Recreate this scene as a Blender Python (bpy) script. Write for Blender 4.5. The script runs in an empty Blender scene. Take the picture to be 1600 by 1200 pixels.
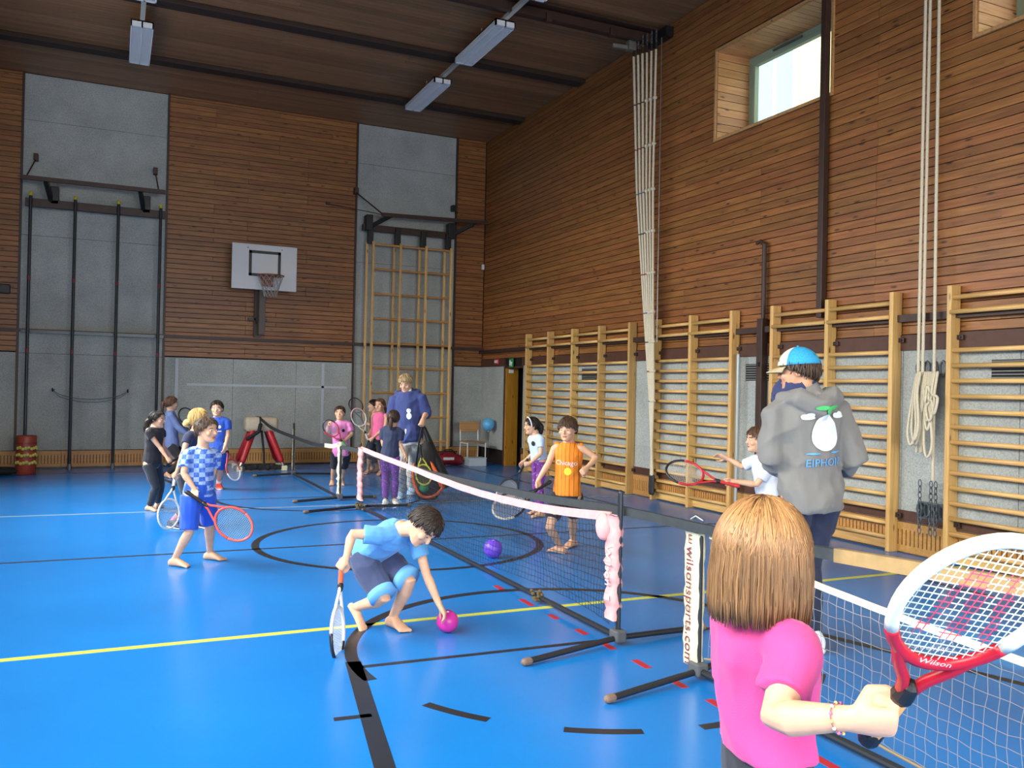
import bpy, bmesh, math, random
import numpy as np
from mathutils import Vector, Matrix, noise
from mathutils.bvhtree import BVHTree

random.seed(7)
scene = bpy.context.scene
COL = scene.collection

# ------------------------------------------------------------------ camera
F = 1341.0; CX, CY = 800.0, 600.0; CAMH = 1.5
def _cam(p): return np.array([p[0]-CX, -(p[1]-CY), -F])
_ex = _cam((3690., 669.)); _ex /= np.linalg.norm(_ex)
_ey = _cam((178., 596.)); _ey -= _ex*(_ex@_ey); _ey /= np.linalg.norm(_ey)
_ez = np.cross(_ex, _ey)
RM = np.array([_ex, _ey, _ez])
CP = np.array([0., 0., CAMH])
cam_data = bpy.data.cameras.new('camera'); cam = bpy.data.objects.new('camera', cam_data); COL.objects.link(cam)
cam_data.sensor_fit = 'HORIZONTAL'; cam_data.sensor_width = 36.0; cam_data.lens = F*36.0/1600.0
cam_data.clip_start = 0.05; cam_data.clip_end = 200
cam.matrix_world = Matrix([[*RM[0], 0.], [*RM[1], 0.], [*RM[2], CAMH], [0, 0, 0, 1]])
scene.camera = cam

# ------------------------------------------------------------------ light
scene.view_settings.view_transform = 'Standard'; scene.view_settings.look = 'None'
scene.view_settings.exposure = 0.66; scene.view_settings.gamma = 1.0
scene.view_settings.use_curve_mapping = False
world = bpy.data.worlds.new('sky'); scene.world = world; world.use_nodes = True
wn = world.node_tree.nodes; bg = wn['Background']
bg.inputs['Color'].default_value = (0.86, 0.93, 1.0, 1); bg.inputs['Strength'].default_value = 2.2
sun_d = bpy.data.lights.new('sun', 'SUN'); sun_d.energy = 5.0; sun_d.angle = math.radians(0.5); sun_d.color = (1.0, 0.84, 0.60)
sun = bpy.data.objects.new('sun', sun_d); COL.objects.link(sun)
SUN_K, SUN_M = 0.36, 0.65                      # drop and sideways drift of the sun rays per metre of x
SUN_DIR = Vector((1.0, SUN_M, -SUN_K)).normalized()
sun.rotation_euler = SUN_DIR.to_track_quat('-Z', 'Y').to_euler()
_dx = 2.80+6.3                                  # from the gap to the strap above the nets
SUN_GAP_Y = (1.80-_dx*SUN_M, 2.74-_dx*SUN_M); SUN_GAP_Z = (0.60+_dx*SUN_K, 0.93+_dx*SUN_K)
XL, XR, YB, YR, ZC = -2.08, 7.0, 16.6, -6.0, 6.68
# daylight coming in through the long window bands of the left wall and the rear wall, slanting down from the sky
def area(name, loc, rot, sx, sy, power, color=(1.0, 0.985, 0.95), spread=150):
    l = bpy.data.lights.new(name, 'AREA'); l.shape = 'RECTANGLE'; l.size = sx; l.size_y = sy
    l.energy = power; l.color = color; l.spread = math.radians(spread)
    o = bpy.data.objects.new(name, l); COL.objects.link(o); o.location = loc; o.rotation_euler = rot
    return o
WINS_L = [(-4.6, -2.0), (-1.6, 1.0), (1.4, 4.0), (4.4, 7.0), (7.4, 10.0), (10.4, 13.0)]      # y ranges of the left wall windows
WZ0, WZ1 = 2.1, 4.9
for (a, b), pw in zip(WINS_L, (62, 62, 78, 84, 92, 120)):
    area('window_daylight', (XL-0.16, (a+b)/2, (WZ0+WZ1)/2), (0, -math.pi/2+math.radians(40), 0), WZ1-WZ0-.8, b-a-.1, pw*1.15, spread=114)
WINS_R = [(-1.2, 1.6), (2.2, 5.0)]
for a, b in WINS_R:
    area('rear_window_daylight', ((a+b)/2, YR-0.12, 2.3), (math.pi/2-math.radians(12), 0, 0), b-a-.1, 2.3, 185, spread=150)

# ------------------------------------------------------------------ helpers
def V(*a): return np.array(a, float)
def ray(p): return RM@_cam(p)
def at(px, py, d): return CP + ray((px, py))*(d/F)
def on(p, axis, val):
    d = ray(p); return CP + d*((val-CP[axis])/d[axis])
def fl(px, py, z=0.): return on((px, py), 2, z)
def fdist(w): return float(-(RM[:, 2]@(np.array(w)-CP)))
S_R, S_U, S_T = RM[:, 0], RM[:, 1], RM[:, 2]       # photo right, up, towards the viewer
def sv(x, y, z): 
    v = S_R*x+S_U*y+S_T*z; return v/np.linalg.norm(v)
def nrm(v): 
    n = np.linalg.norm(v); return v/n if n > 1e-9 else V(0, 0, 1)
def srgb(h):
    if isinstance(h, str):
        h = h.lstrip('#'); c = [int(h[i:i+2], 16)/255 for i in (0, 2, 4)]
    else: c = list(h)
    return tuple(((x/12.92) if x <= .04045 else ((x+.055)/1.055)**2.4) for x in c)+(1.0,)

class MB:
    """collects shapes into one mesh"""
    def __init__(s): s.v = []; s.f = []; s.m = []; s.cur = 0
    def add(s, vs, fs):
        o = len(s.v); s.v.extend([tuple(map(float, p)) for p in vs])
        for f in fs: s.f.append([i+o for i in f]); s.m.append(s.cur)
        return s
    def box(s, c, size, rot=None, bev=0.0):
        hx, hy, hz = [x/2 for x in size]
        if bev > 0:
            b = min(bev, hx*.9, hy*.9, hz*.9); vs = []; 
            bm = bmesh.new(); bmesh.ops.create_cube(bm, size=1)
            for v in bm.verts: v.co = Vector((v.co.x*2*hx, v.co.y*2*hy, v.co.z*2*hz))
            bmesh.ops.bevel(bm, geom=bm.edges[:], offset=b, segments=2, affect='EDGES', profile=.6)
            bm.verts.index_update()
            vs = [np.array(v.co) for v in bm.verts]; fs = [[v.index for v in f.verts] for f in bm.faces]; bm.free()
        else:
            vs = [V(x, y, z) for x in (-hx, hx) for y in (-hy, hy) for z in (-hz, hz)]
            fs = [[0, 1, 3, 2], [4, 6, 7, 5], [0, 4, 5, 1], [2, 3, 7, 6], [0, 2, 6, 4], [1, 5, 7, 3]]
        if rot is not None: vs = [rot@p for p in vs]
        return s.add([p+np.array(c, float) for p in vs], fs)
    def beam(s, a, b, w, h, up=(0, 0, 1), bev=0.0):
        a = np.array(a, float); b = np.array(b, float); x = nrm(b-a); y = np.cross(np.array(up, float), x)
        if np.linalg.norm(y) < 1e-6: y = np.cross(V(0, 1, 0), x)
        y = nrm(y); z = np.cross(x, y)
        return s.box((a+b)/2, (np.linalg.norm(b-a), w, h), np.array([x, y, z]).T, bev)
    def loft(s, rings, close=True):
        """rings: (centre, u, v, a, b) ellipses; closed ends"""
        n = 14; vs = []; fs = []
        for c, u, v, a, b in rings:
            for k in range(n):
                t = 2*math.pi*k/n; vs.append(np.array(c)+np.array(u)*a*math.cos(t)+np.array(v)*b*math.sin(t))
        for i in range(len(rings)-1):
            for k in range(n):
                k2 = (k+1) % n; fs.append([i*n+k, i*n+k2, (i+1)*n+k2, (i+1)*n+k])
        if close:
            vs.append(np.array(rings[0][0])); vs.append(np.array(rings[-1][0])); e = len(vs)
            for k in range(n):
                k2 = (k+1) % n; fs.append([e-2, k2, k]); L = (len(rings)-1)*n; fs.append([e-1, L+k, L+k2])
        return s.add(vs, fs)
    def tube(s, pts, rad, n=10, round_end=True, flat=1.0, upref=None):
        pts = [np.array(p, float) for p in pts]; m = len(pts)
        rad = list(rad) if hasattr(rad, '__len__') else [rad]*m
        T = [nrm(pts[min(i+1, m-1)]-pts[max(i-1, 0)]) for i in range(m)]
        u = np.cross(T[0], upref if upref is not None else (V(0, 0, 1) if abs(T[0][2]) < .9 else V(1, 0, 0))); u = nrm(u)
        rings = []
        for i in range(m):
            u = nrm(u-T[i]*(u@T[i])); w = np.cross(T[i], u); rings.append((pts[i], u, w, rad[i], rad[i]*flat))
        if round_end:
            def cap(r, t): 
                c, u, w, a, b = r
                return [(c+t*a*math.sin(q), u, w, a*math.cos(q), b*math.cos(q)) for q in (math.radians(30), math.radians(60), math.radians(82))]
            rings = cap(rings[0], -T[0])[::-1]+rings+cap(rings[-1], T[-1])
        nn = n; vs = []; fs = []
        for c, u, w, a, b in rings:
            for k in range(nn):
                t = 2*math.pi*k/nn; vs.append(c+u*a*math.cos(t)+w*b*math.sin(t))
        for i in range(len(rings)-1):
            for k in range(nn):
                k2 = (k+1) % nn; fs.append([i*nn+k, i*nn+k2, (i+1)*nn+k2, (i+1)*nn+k])
        fs.append([k for k in range(nn)][::-1]); L = (len(rings)-1)*nn; fs.append([L+k for k in range(nn)])
        return s.add(vs, fs)
    def ell(s, c, axes, n=12, m=8):
        """ellipsoid; axes = three vectors"""
        A = [np.array(a, float) for a in axes]; vs = []; fs = []
        for i in range(m+1):
            ph = math.pi*i/m
            for k in range(n):
                t = 2*math.pi*k/n
                vs.append(np.array(c)+A[0]*math.sin(ph)*math.cos(t)+A[1]*math.sin(ph)*math.sin(t)+A[2]*math.cos(ph))
        for i in range(m):
            for k in range(n):
                k2 = (k+1) % n; fs.append([i*n+k, (i+1)*n+k, (i+1)*n+k2, i*n+k2])
        return s.add(vs, fs)
    def obj(s, name, mat, parent=None, origin=None, smooth=False):
        me = bpy.data.meshes.new(name)
        o = np.zeros(3) if origin is None else np.array(origin, float)
        me.from_pydata([tuple(np.array(p)-o) for p in s.v], [], s.f)
        mats = mat if isinstance(mat, (list, tuple)) else [mat]
        for x in mats: me.materials.append(x)
        if len(mats) > 1: me.polygons.foreach_set('material_index', s.m)
        if smooth: me.polygons.foreach_set('use_smooth', [True]*len(me.polygons))
        me.update()
        return link(name, me, parent, o)

def link(name, me, parent=None, origin=(0, 0, 0)):
    o = bpy.data.objects.new(name, me); COL.objects.link(o)
    o.location = tuple(origin)
    if parent is not None:
        o.parent = parent; p = np.array(world_loc(parent)); o.location = tuple(np.array(origin)-p)
    return o
def world_loc(o):
    l = np.array(o.location)
    while o.parent is not None: o = o.parent; l = l+np.array(o.location)
    return l
def empty(name, loc, label=None, cat=None, group=None):
    o = bpy.data.objects.new(name, None); COL.objects.link(o); o.location = tuple(map(float, loc)); o.empty_display_size = .1
    return tag(o, label, cat, group)
def tag(o, label=None, cat=None, group=None, kind=None):
    if label: o['label'] = label
    if cat: o['category'] = cat
    if group: o['group'] = group
    if kind: o['kind'] = kind
    return o
def struct(o): o['kind'] = 'structure'; return o
def fix_normals(me):
    bm = bmesh.new(); bm.from_mesh(me); bmesh.ops.recalc_face_normals(bm, faces=bm.faces[:]); bm.to_mesh(me); bm.free()

# ------------------------------------------------------------------ materials
MATS = {}
def mat(name, color, rough=.6, var=0.0, vscale=30., bump=0., bscale=200., metal=0., spec=.5, coords='Object', color2=None, sheen=0., per_obj=0.):
    if name in MATS: return MATS[name]
    m = bpy.data.materials.new(name); m.use_nodes = True; nt = m.node_tree; b = nt.nodes['Principled BSDF']; MATS[name] = m
    c = srgb(color); b.inputs['Base Color'].default_value = c; b.inputs['Roughness'].default_value = rough
    b.inputs['Metallic'].default_value = metal; b.inputs['Specular IOR Level'].default_value = spec
    if sheen: b.inputs['Sheen Weight'].default_value = sheen
    tc = nt.nodes.new('ShaderNodeTexCoord')
    if var or color2:
        nz = nt.nodes.new('ShaderNodeTexNoise'); nz.inputs['Scale'].default_value = vscale; nz.inputs['Detail'].default_value = 4
        nt.links.new(tc.outputs[coords], nz.inputs['Vector'])
        rp = nt.nodes.new('ShaderNodeValToRGB'); rp.color_ramp.elements[0].position = .3; rp.color_ramp.elements[1].position = .7
        if color2: c0, c1 = c, srgb(color2)
        else:
            c0 = tuple(max(0, x*(1-var)) for x in c[:3])+(1,); c1 = tuple(min(1, x*(1+var)) for x in c[:3])+(1,)
        rp.color_ramp.elements[0].color = c0; rp.color_ramp.elements[1].color = c1
        nt.links.new(nz.outputs['Fac'], rp.inputs['Fac']); nt.links.new(rp.outputs['Color'], b.inputs['Base Color'])
    if bump:
        n2 = nt.nodes.new('ShaderNodeTexNoise'); n2.inputs['Scale'].default_value = bscale; n2.inputs['Detail'].default_value = 3
        nt.links.new(tc.outputs[coords], n2.inputs['Vector'])
        bp = nt.nodes.new('ShaderNodeBump'); bp.inputs['Strength'].default_value = bump; bp.inputs['Distance'].default_value = .01
        nt.links.new(n2.outputs['Fac'], bp.inputs['Height']); nt.links.new(bp.outputs['Normal'], b.inputs['Normal'])
    return m

def wood_mat(name, c_dark, c_light, rough=.45, axis=0, knots=True, spread=.5, sc=1.0, bumpy=.15):
    """planed board: grain along a local axis, knots, colour drifting from board to board"""
    m = bpy.data.materials.new(name); m.use_nodes = True; nt = m.node_tree; b = nt.nodes['Principled BSDF']; MATS[name] = m
    N = nt.nodes.new; L = nt.links.new
    tc = N('ShaderNodeTexCoord'); oi = N('ShaderNodeObjectInfo')
    mul = N('ShaderNodeMath'); mul.operation = 'MULTIPLY'; mul.inputs[1].default_value = 57.0; L(oi.outputs['Random'], mul.inputs[0])
    cmb = N('ShaderNodeCombineXYZ')
    for k in range(3): L(mul.outputs[0], cmb.inputs[k])
    add = N('ShaderNodeVectorMath'); add.operation = 'ADD'; L(tc.outputs['Object'], add.inputs[0]); L(cmb.outputs[0], add.inputs[1])
    mp = N('ShaderNodeMapping'); s = [28*sc]*3; s[axis] = 1.6*sc; mp.inputs['Scale'].default_value = s; L(add.outputs[0], mp.inputs['Vector'])
    nz = N('ShaderNodeTexNoise'); nz.inputs['Scale'].default_value = 1.6; nz.inputs['Detail'].default_value = 5; nz.inputs['Distortion'].default_value = .6; L(mp.outputs[0], nz.inputs['Vector'])
    rp = N('ShaderNodeValToRGB'); rp.color_ramp.elements[0].position = .28; rp.color_ramp.elements[1].position = .75
    rp.color_ramp.elements[0].color = srgb(c_dark); rp.color_ramp.elements[1].color = srgb(c_light); L(nz.outputs['Fac'], rp.inputs['Fac'])
    # board to board
    hsv = N('ShaderNodeHueSaturation'); L(rp.outputs['Color'], hsv.inputs['Color'])
    mr = N('ShaderNodeMapRange'); mr.inputs['To Min'].default_value = 1-spread*.55; mr.inputs['To Max'].default_value = 1+spread*.45; L(oi.outputs['Random'], mr.inputs['Value']); L(mr.outputs[0], hsv.inputs['Value'])
    w2 = N('ShaderNodeTexWhiteNoise'); w2.noise_dimensions = '1D'; L(mul.outputs[0], w2.inputs['W'])
    mr2 = N('ShaderNodeMapRange'); mr2.inputs['To Min'].default_value = .493; mr2.inputs['To Max'].default_value = .505; L(w2.outputs['Value'], mr2.inputs['Value']); L(mr2.outputs[0], hsv.inputs['Hue'])
    out = hsv.outputs['Color']
    if knots:
        mp2 = N('ShaderNodeMapping'); s = [11.]*3; s[axis] = 3.2; mp2.inputs['Scale'].default_value = s; L(add.outputs[0], mp2.inputs['Vector'])
        vo = N('ShaderNodeTexVoronoi'); vo.inputs['Scale'].default_value = 1.; L(mp2.outputs[0], vo.inputs['Vector'])
        kr = N('ShaderNodeValToRGB'); kr.color_ramp.elements[0].position = .07; kr.color_ramp.elements[0].color = (1, 1, 1, 1); kr.color_ramp.elements[1].position = .17; kr.color_ramp.elements[1].color = (0, 0, 0, 1)
        L(vo.outputs['Distance'], kr.inputs['Fac'])
        mx = N('ShaderNodeMix'); mx.data_type = 'RGBA'; L(kr.outputs['Color'], mx.inputs['Factor']); L(out, mx.inputs['A'])
        d = srgb(c_dark); mx.inputs['B'].default_value = (d[0]*.3, d[1]*.25, d[2]*.25, 1); out = mx.outputs['Result']
    L(out, b.inputs['Base Color']); b.inputs['Roughness'].default_value = rough
    bp = N('ShaderNodeBump'); bp.inputs['Strength'].default_value = bumpy; bp.inputs['Distance'].default_value = .004; L(nz.outputs['Fac'], bp.inputs['Height']); L(bp.outputs['Normal'], b.inputs['Normal'])
    return m

def felt_mat(name, base, hi):
    m = bpy.data.materials.new(name); m.use_nodes = True; nt = m.node_tree; b = nt.nodes['Principled BSDF']; MATS[name] = m
    N = nt.nodes.new; L = nt.links.new
    tc = N('ShaderNodeTexCoord')
    n1 = N('ShaderNodeTexNoise'); n1.inputs['Scale'].default_value = 60; n1.inputs['Detail'].default_value = 6; n1.inputs['Roughness'].default_value = .75; L(tc.outputs['Object'], n1.inputs['Vector'])
    n2 = N('ShaderNodeTexNoise'); n2.inputs['Scale'].default_value = 2.2; n2.inputs['Detail'].default_value = 3; L(tc.outputs['Object'], n2.inputs['Vector'])
    rp = N('ShaderNodeValToRGB'); rp.color_ramp.elements[0].position = .33; rp.color_ramp.elements[1].position = .68
    rp.color_ramp.elements[0].color = srgb(base); rp.color_ramp.elements[1].color = srgb(hi); L(n1.outputs['Fac'], rp.inputs['Fac'])
    hs = N('ShaderNodeHueSaturation'); L(rp.outputs['Color'], hs.inputs['Color'])
    mr = N('ShaderNodeMapRange'); mr.inputs['From Min'].default_value = .3; mr.inputs['From Max'].default_value = .7; mr.inputs['To Min'].default_value = .88; mr.inputs['To Max'].default_value = 1.1; L(n2.outputs['Fac'], mr.inputs['Value']); L(mr.outputs[0], hs.inputs['Value'])
    L(hs.outputs['Color'], b.inputs['Base Color']); b.inputs['Roughness'].default_value = .95; b.inputs['Specular IOR Level'].default_value = .1
    bp = N('ShaderNodeBump'); bp.inputs['Strength'].default_value = .35; bp.inputs['Distance'].default_value = .006; L(n1.outputs['Fac'], bp.inputs['Height']); L(bp.outputs['Normal'], b.inputs['Normal'])
    return m

def skin_mat(name, c):
    m = mat(name, c, .5, var=.08, vscale=25)
    b = m.node_tree.nodes['Principled BSDF']; b.inputs['Subsurface Weight'].default_value = .12; b.inputs['Subsurface Radius'].default_value = (.012, .005, .003); b.inputs['Subsurface Scale'].default_value = 1.
    return m

M_PLANK = wood_mat('stained spruce boards', '#744722', '#a46c38', spread=.36)
M_PLANK_IN = wood_mat('pale reveal boards', '#a9784a', '#c99a66', spread=.3)
M_BACK = mat('dark joint backing', '#1c100a', .9)
M_CEIL = wood_mat('dark ceiling boards', '#4a2c1b', '#5d3a24', spread=.0, knots=False)
M_FELT = felt_mat('grey needle felt', '#8f9490', '#bcc1bb')
M_FELTSEAM = mat('felt seam', '#454847', .95)
M_BROWN = mat('brown painted steel', '#3a261d', .5, var=.12, vscale=8)
M_BROWNW = mat('brown stained strip', '#4f3022', .55, var=.15, vscale=12)
M_PINE = wood_mat('varnished pine', '#c19750', '#dcb575', rough=.35, axis=2, spread=.25, knots=True)
M_PINEH = wood_mat('varnished pine rung', '#c09450', '#deb877', rough=.35, axis=1, spread=.3, knots=False)
M_PINEX = wood_mat('varnished pine ladder', '#b07a3c', '#cf9a57', rough=.35, axis=0, spread=.25, knots=False)
M_OAK = wood_mat('orange door edge', '#a8701f', '#cb9030', rough=.4, axis=2, spread=.1)
M_BLACK = mat('black plastic', '#17181a', .45)
M_BLACKRUB = mat('black fabric', '#1c1e20', .85, var=.2, vscale=60)
M_STEEL = mat('dull steel', '#8d9091', .35, metal=.9)
M_DKSTEEL = mat('dark steel pole', '#3b4145', .35, metal=.6)
M_WHITE = mat('white enamel', '#e6e7e6', .35)
M_ROPE = mat('cream rope', '#d3c9ae', .9, var=.15, vscale=120, bump=.4, bscale=300)
M_CREAM = mat('cream fabric', '#e0dab4', .85, var=.07, vscale=40)
M_PINKF = mat('pink fabric', '#e8a8a6', .85, var=.10, vscale=30)
M_REDPAD = mat('red vinyl', '#b0202a', .4, var=.1, vscale=12)
M_BEIGE = mat('beige leather', '#b8aa92', .5, var=.08, vscale=20)
M_GREEN = mat('green paint', '#1f8a4a', .5)
M_GLASSY = None
# ================================================================== THE SETTING
def floor_mat():
    m = bpy.data.materials.new('blue sports floor'); m.use_nodes = True; nt = m.node_tree; b = nt.nodes['Principled BSDF']
    N = nt.nodes.new; L = nt.links.new
    tc = N('ShaderNodeTexCoord')
    n1 = N('ShaderNodeTexNoise'); n1.inputs['Scale'].default_value = .7; n1.inputs['Detail'].default_value = 6; L(tc.outputs['Object'], n1.inputs['Vector'])
    rp = N('ShaderNodeValToRGB'); rp.color_ramp.elements[0].position = .3; rp.color_ramp.elements[1].position = .72
    rp.color_ramp.elements[0].color = srgb('#1270bd'); rp.color_ramp.elements[1].color = srgb('#157bcb'); L(n1.outputs['Fac'], rp.inputs['Fac'])
    # fine scuffs
    mp = N('ShaderNodeMapping'); mp.inputs['Scale'].default_value = (5, 38, 1); mp.inputs['Rotation'].default_value = (0, 0, .3); L(tc.outputs['Object'], mp.inputs['Vector'])
    n2 = N('ShaderNodeTexNoise'); n2.inputs['Scale'].default_value = 1.; n2.inputs['Detail'].default_value = 8; n2.inputs['Roughness'].default_value = .8; L(mp.outputs[0], n2.inputs['Vector'])
    r2 = N('ShaderNodeValToRGB'); r2.color_ramp.elements[0].position = .66; r2.color_ramp.elements[1].position = .80; r2.color_ramp.elements[0].color = (0, 0, 0, 1); r2.color_ramp.elements[1].color = (.35, .35, .35, 1); L(n2.outputs['Fac'], r2.inputs['Fac'])
    mx = N('ShaderNodeMix'); mx.data_type = 'RGBA'; L(r2.outputs['Color'], mx.inputs['Factor']); L(rp.outputs['Color'], mx.inputs['A']); mx.inputs['B'].default_value = srgb('#5c9ed6')
    L(mx.outputs['Result'], b.inputs['Base Color'])
    mr = N('ShaderNodeMapRange'); mr.inputs['To Min'].default_value = .2; mr.inputs['To Max'].default_value = .3; L(n2.outputs['Fac'], mr.inputs['Value']); L(mr.outputs[0], b.inputs['Roughness'])
    n3 = N('ShaderNodeTexNoise'); n3.inputs['Scale'].default_value = 3.5; n3.inputs['Detail'].default_value = 2; L(tc.outputs['Object'], n3.inputs['Vector'])
    bp = N('ShaderNodeBump'); bp.inputs['Strength'].default_value = .05; bp.inputs['Distance'].default_value = .02; L(n3.outputs['Fac'], bp.inputs['Height']); L(bp.outputs['Normal'], b.inputs['Normal'])
    return m
floor = struct(MB().box(((XL+XR)/2, (YB+YR)/2, -.1), (XR-XL+1.2, YB-YR+1.0, .2)).obj('floor', floor_mat()))

M_LBLACK = mat('black line paint', '#24262a', .4, var=.2, vscale=20)
M_LYEL = mat('yellow line paint', '#c9cf4e', .4)
M_LWHITE = mat('cream line paint', '#8499a2', .4)
M_LRED = mat('red line paint', '#b02a35', .4)
LT = .0016
def line(pts, w, m, name='line_marking'):
    """painted band along a polyline on the floor"""
    pts = [np.array(p, float) for p in pts]; n = len(pts); top = []; 
    for i in range(n):
        t = nrm(np.append(pts[min(i+1, n-1)]-pts[max(i-1, 0)], 0)); s = V(-t[1], t[0], 0)*w/2; p = V(pts[i][0], pts[i][1], LT)
        top += [p-s, p+s]
    b = MB(); k = len(top); vs = top+[p-V(0, 0, LT+.001) for p in top]; fs = []
    for i in range(n-1):
        a = 2*i; fs += [[a, a+2, a+3, a+1], [a+k, a+1+k, a+3+k, a+2+k], [a, a+k, a+2+k, a+2], [a+1, a+3, a+3+k, a+1+k]]
    fs += [[0, 1, 1+k, k], [k-2, k-2+k, k-1+k, k-1]]
    return b.add(vs, fs).obj(name, m, floor)
def arc(c, r, a0, a1, w, m, n=48):
    return line([(c[0]+r*math.cos(math.radians(a0+(a1-a0)*i/n)), c[1]+r*math.sin(math.radians(a0+(a1-a0)*i/n))) for i in range(n+1)], w, m)
line([(-2, 5.30), (6.95, 5.26)], .055, M_LYEL)
line([(-2, 8.09), (6.95, 8.01)], .045, M_LBLACK)
line([(-2, 10.84), (6.95, 10.58)], .05, M_LWHITE)
arc((2.57, 8.05), 1.36, 0, 360, .07, M_LBLACK, 72)
KC = (2.57, 4.47)
arc(KC, 1.36, -8, 188, .07, M_LBLACK)
for a0, a1 in ((207, 222), (237, 252), (264, 276), (303, 314), (323, 338), (285, 294)): arc(KC, 1.34, a0, a1, .055, M_LBLACK, 6)
line([(1.22, 4.50), (3.94, 4.43)], .04, M_LBLACK)
line([(1.215, 4.60), (.62, .9)], .085, M_LBLACK)
line([(3.93, 4.55), (4.62, 2.2), (5.0, .9)], .06, M_LBLACK)
line([(.93, 3.835), (1.10, 3.82)], .04, M_LBLACK)
KF = (2.57, 11.63)
arc(KF, 1.36, 172, 368, .06, M_LBLACK)
line([(1.22, 11.62), (3.92, 11.56)], .04, M_LBLACK)
line([(1.22, 11.6), (.5, 15.6)], .07, M_LBLACK); line([(3.92, 11.6), (4.6, 15.6)], .07, M_LBLACK)
line([(-2, 15.62), (6.9, 15.55)], .045, M_LBLACK)
line([(6.1, -2), (6.1, 16.0)], .04, M_LBLACK)
for y0, y1 in ((5.55, 5.35), (5.10, 4.98), (4.73, 4.60), (4.42, 4.28), (4.07, 3.92), (3.75, 3.59), (3.41, 3.27), (3.06, 2.92), (2.72, 2.58), (6.0, 5.85)):
    line([(2.68, y0), (2.675, y1)], .045, M_LRED)

# ---- boards as single planks
PITCH = .088
def plank(parent, p0, axis, length, z, front, w=PITCH-.007, t=.022, m=None):
    """one tongue-and-groove board; local X runs along its length"""
    b = MB(); L = length-.003
    b.box((0, 0, 0), (L, t, w), None, .0035)
    me_o = b.obj('plank', m or M_PLANK, None)
    if axis == 'x': me_o.location = (p0+length/2, front+t/2, z+w/2)
    else:
        me_o.location = (front+t/2, p0+length/2, z+w/2); me_o.rotation_euler = (0, 0, math.pi/2)
    me_o.parent = parent
    return me_o
def plank_rows(parent, axis, a0, a1, z0, z1, front, joints, holes=()):
    r = random.Random(int(a0*100)+int(z0*10)); z = z0; i = 0
    while z < z1-.02:
        w = min(PITCH-.007, z1-z)
        cuts = [a0]+[j for j in (joints(r, i) if callable(joints) else joints) if a0 < j < a1]+[a1]
        for s, e in zip(cuts, cuts[1:]):
            segs = [(s, e)]
            for h0, h1, hz0, hz1 in holes:
                if z+w > hz0 and z < hz1:
                    segs = [q for (x, y) in segs for q in ((x, min(y, h0)), (max(x, h1), y)) if q[1]-q[0] > .02]
            for x, y in segs: plank(parent, x, axis, y-x, z, front+r.uniform(-.0015, .0015), w)
        z += PITCH; i += 1

ZF = 1.96      # top of the felt dado
# back wall
wall_back = struct(MB().box(((XL+XR)/2, YB+.28, ZC/2), (XR-XL+1, .5, ZC+.4)).obj('wall_back', M_BACK))
FELT_S = [(-1.47, .78), (4.26, 6.33)]
def felt(parent, x0, x1, z0, z1, y, name='felt_panel'):
    return MB().box(((x0+x1)/2, y+.02, (z0+z1)/2), (x1-x0-.004, .04, z1-z0-.004), None, .004).obj(name, M_FELT, parent)
plank_rows(wall_back, 'x', XL, -1.50, ZF+.02, ZC, YB, lambda r, i: [])
plank_rows(wall_back, 'x', .81, 4.23, ZF+.02, ZC, YB, lambda r, i: [r.choice([1.6, 2.2, 2.75, 3.3, 3.75])])
plank_rows(wall_back, 'x', 6.36, XR-.01, ZF+.02, ZC, YB, lambda r, i: [])
for a, b in FELT_S:
    for z0, z1 in ((.30, 1.95), (1.95, 3.95), (3.95, 5.9), (5.9, ZC)):
        felt(wall_back, a, b, z0, z1, YB+.02) if z1 > 3.9 or True else None
for x0, x1 in ((XL, -1.5), (.81, 2.0), (2.0, 3.15), (3.15, 4.23), (6.36, XR)): felt(wall_back, x0, x1, .30, ZF, YB-.005)
for x in (-1.485, .795, 4.245, 6.345):
    struct(MB().box((x, YB-.005, (ZC+.3)/2), (.035, .05, ZC-.3)).obj('trim_1', M_BROWN))
# side strips of the niches are felt-free dark reveals; tape marks on the dado
M_TAPE = mat('pale grey tape', '#b9c0c4', .6)
for (x0, x1, z0, z1) in ((1.20, 4.13, 1.455, 1.495), (3.64, 3.69, .32, 1.93), (1.0, 1.05, .9, 1.94)):
    MB().box(((x0+x1)/2, YB-.0065, (z0+z1)/2), (x1-x0, .003, z1-z0)).obj('tape_strip', M_TAPE, wall_back)
# right wall
WIN = [(7.0, 8.97), (3.30, 5.27)]; WZ = (4.79, 5.93); DOOR = (14.60, 15.38, 1.95)
b = MB(); TH = .58; xc = XR+.02+TH/2
def wseg(y0, y1, z0, z1): b.box((xc, (y0+y1)/2, (z0+z1)/2), (TH, y1-y0, z1-z0))
wseg(YR-.5, DOOR[0], -.1, WZ[0]); wseg(DOOR[1], YB+.5, -.1, WZ[0]); wseg(DOOR[0], DOOR[1], DOOR[2], WZ[0])
wseg(YR-.5, YB+.5, WZ[1], ZC+.2)
ys = [YR-.5]+[v for w in sorted(WIN) for v in w]+[YB+.5]
for k in range(0, len(ys), 2): wseg(ys[k], ys[k+1], WZ[0], WZ[1])
wall_right = struct(b.obj('wall_right', M_BACK))
JR = [4.4, 6.35, 9.3, 11.6, 13.9]
plank_rows(wall_right, 'y', 2.4, YB-.01, ZF+.16, ZC, XR-.002, lambda r, i: [6.38 if i % 2 else 6.36]+sorted(r.sample([3.6, 5.0, 8.1, 9.6, 10.9, 12.3, 13.6, 14.8], 3)) if i % 3 else [6.37, 10.2, 13.2],
           [(w[0], w[1], WZ[0], WZ[1]) for w in WIN])
yy = 2.4
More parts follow.
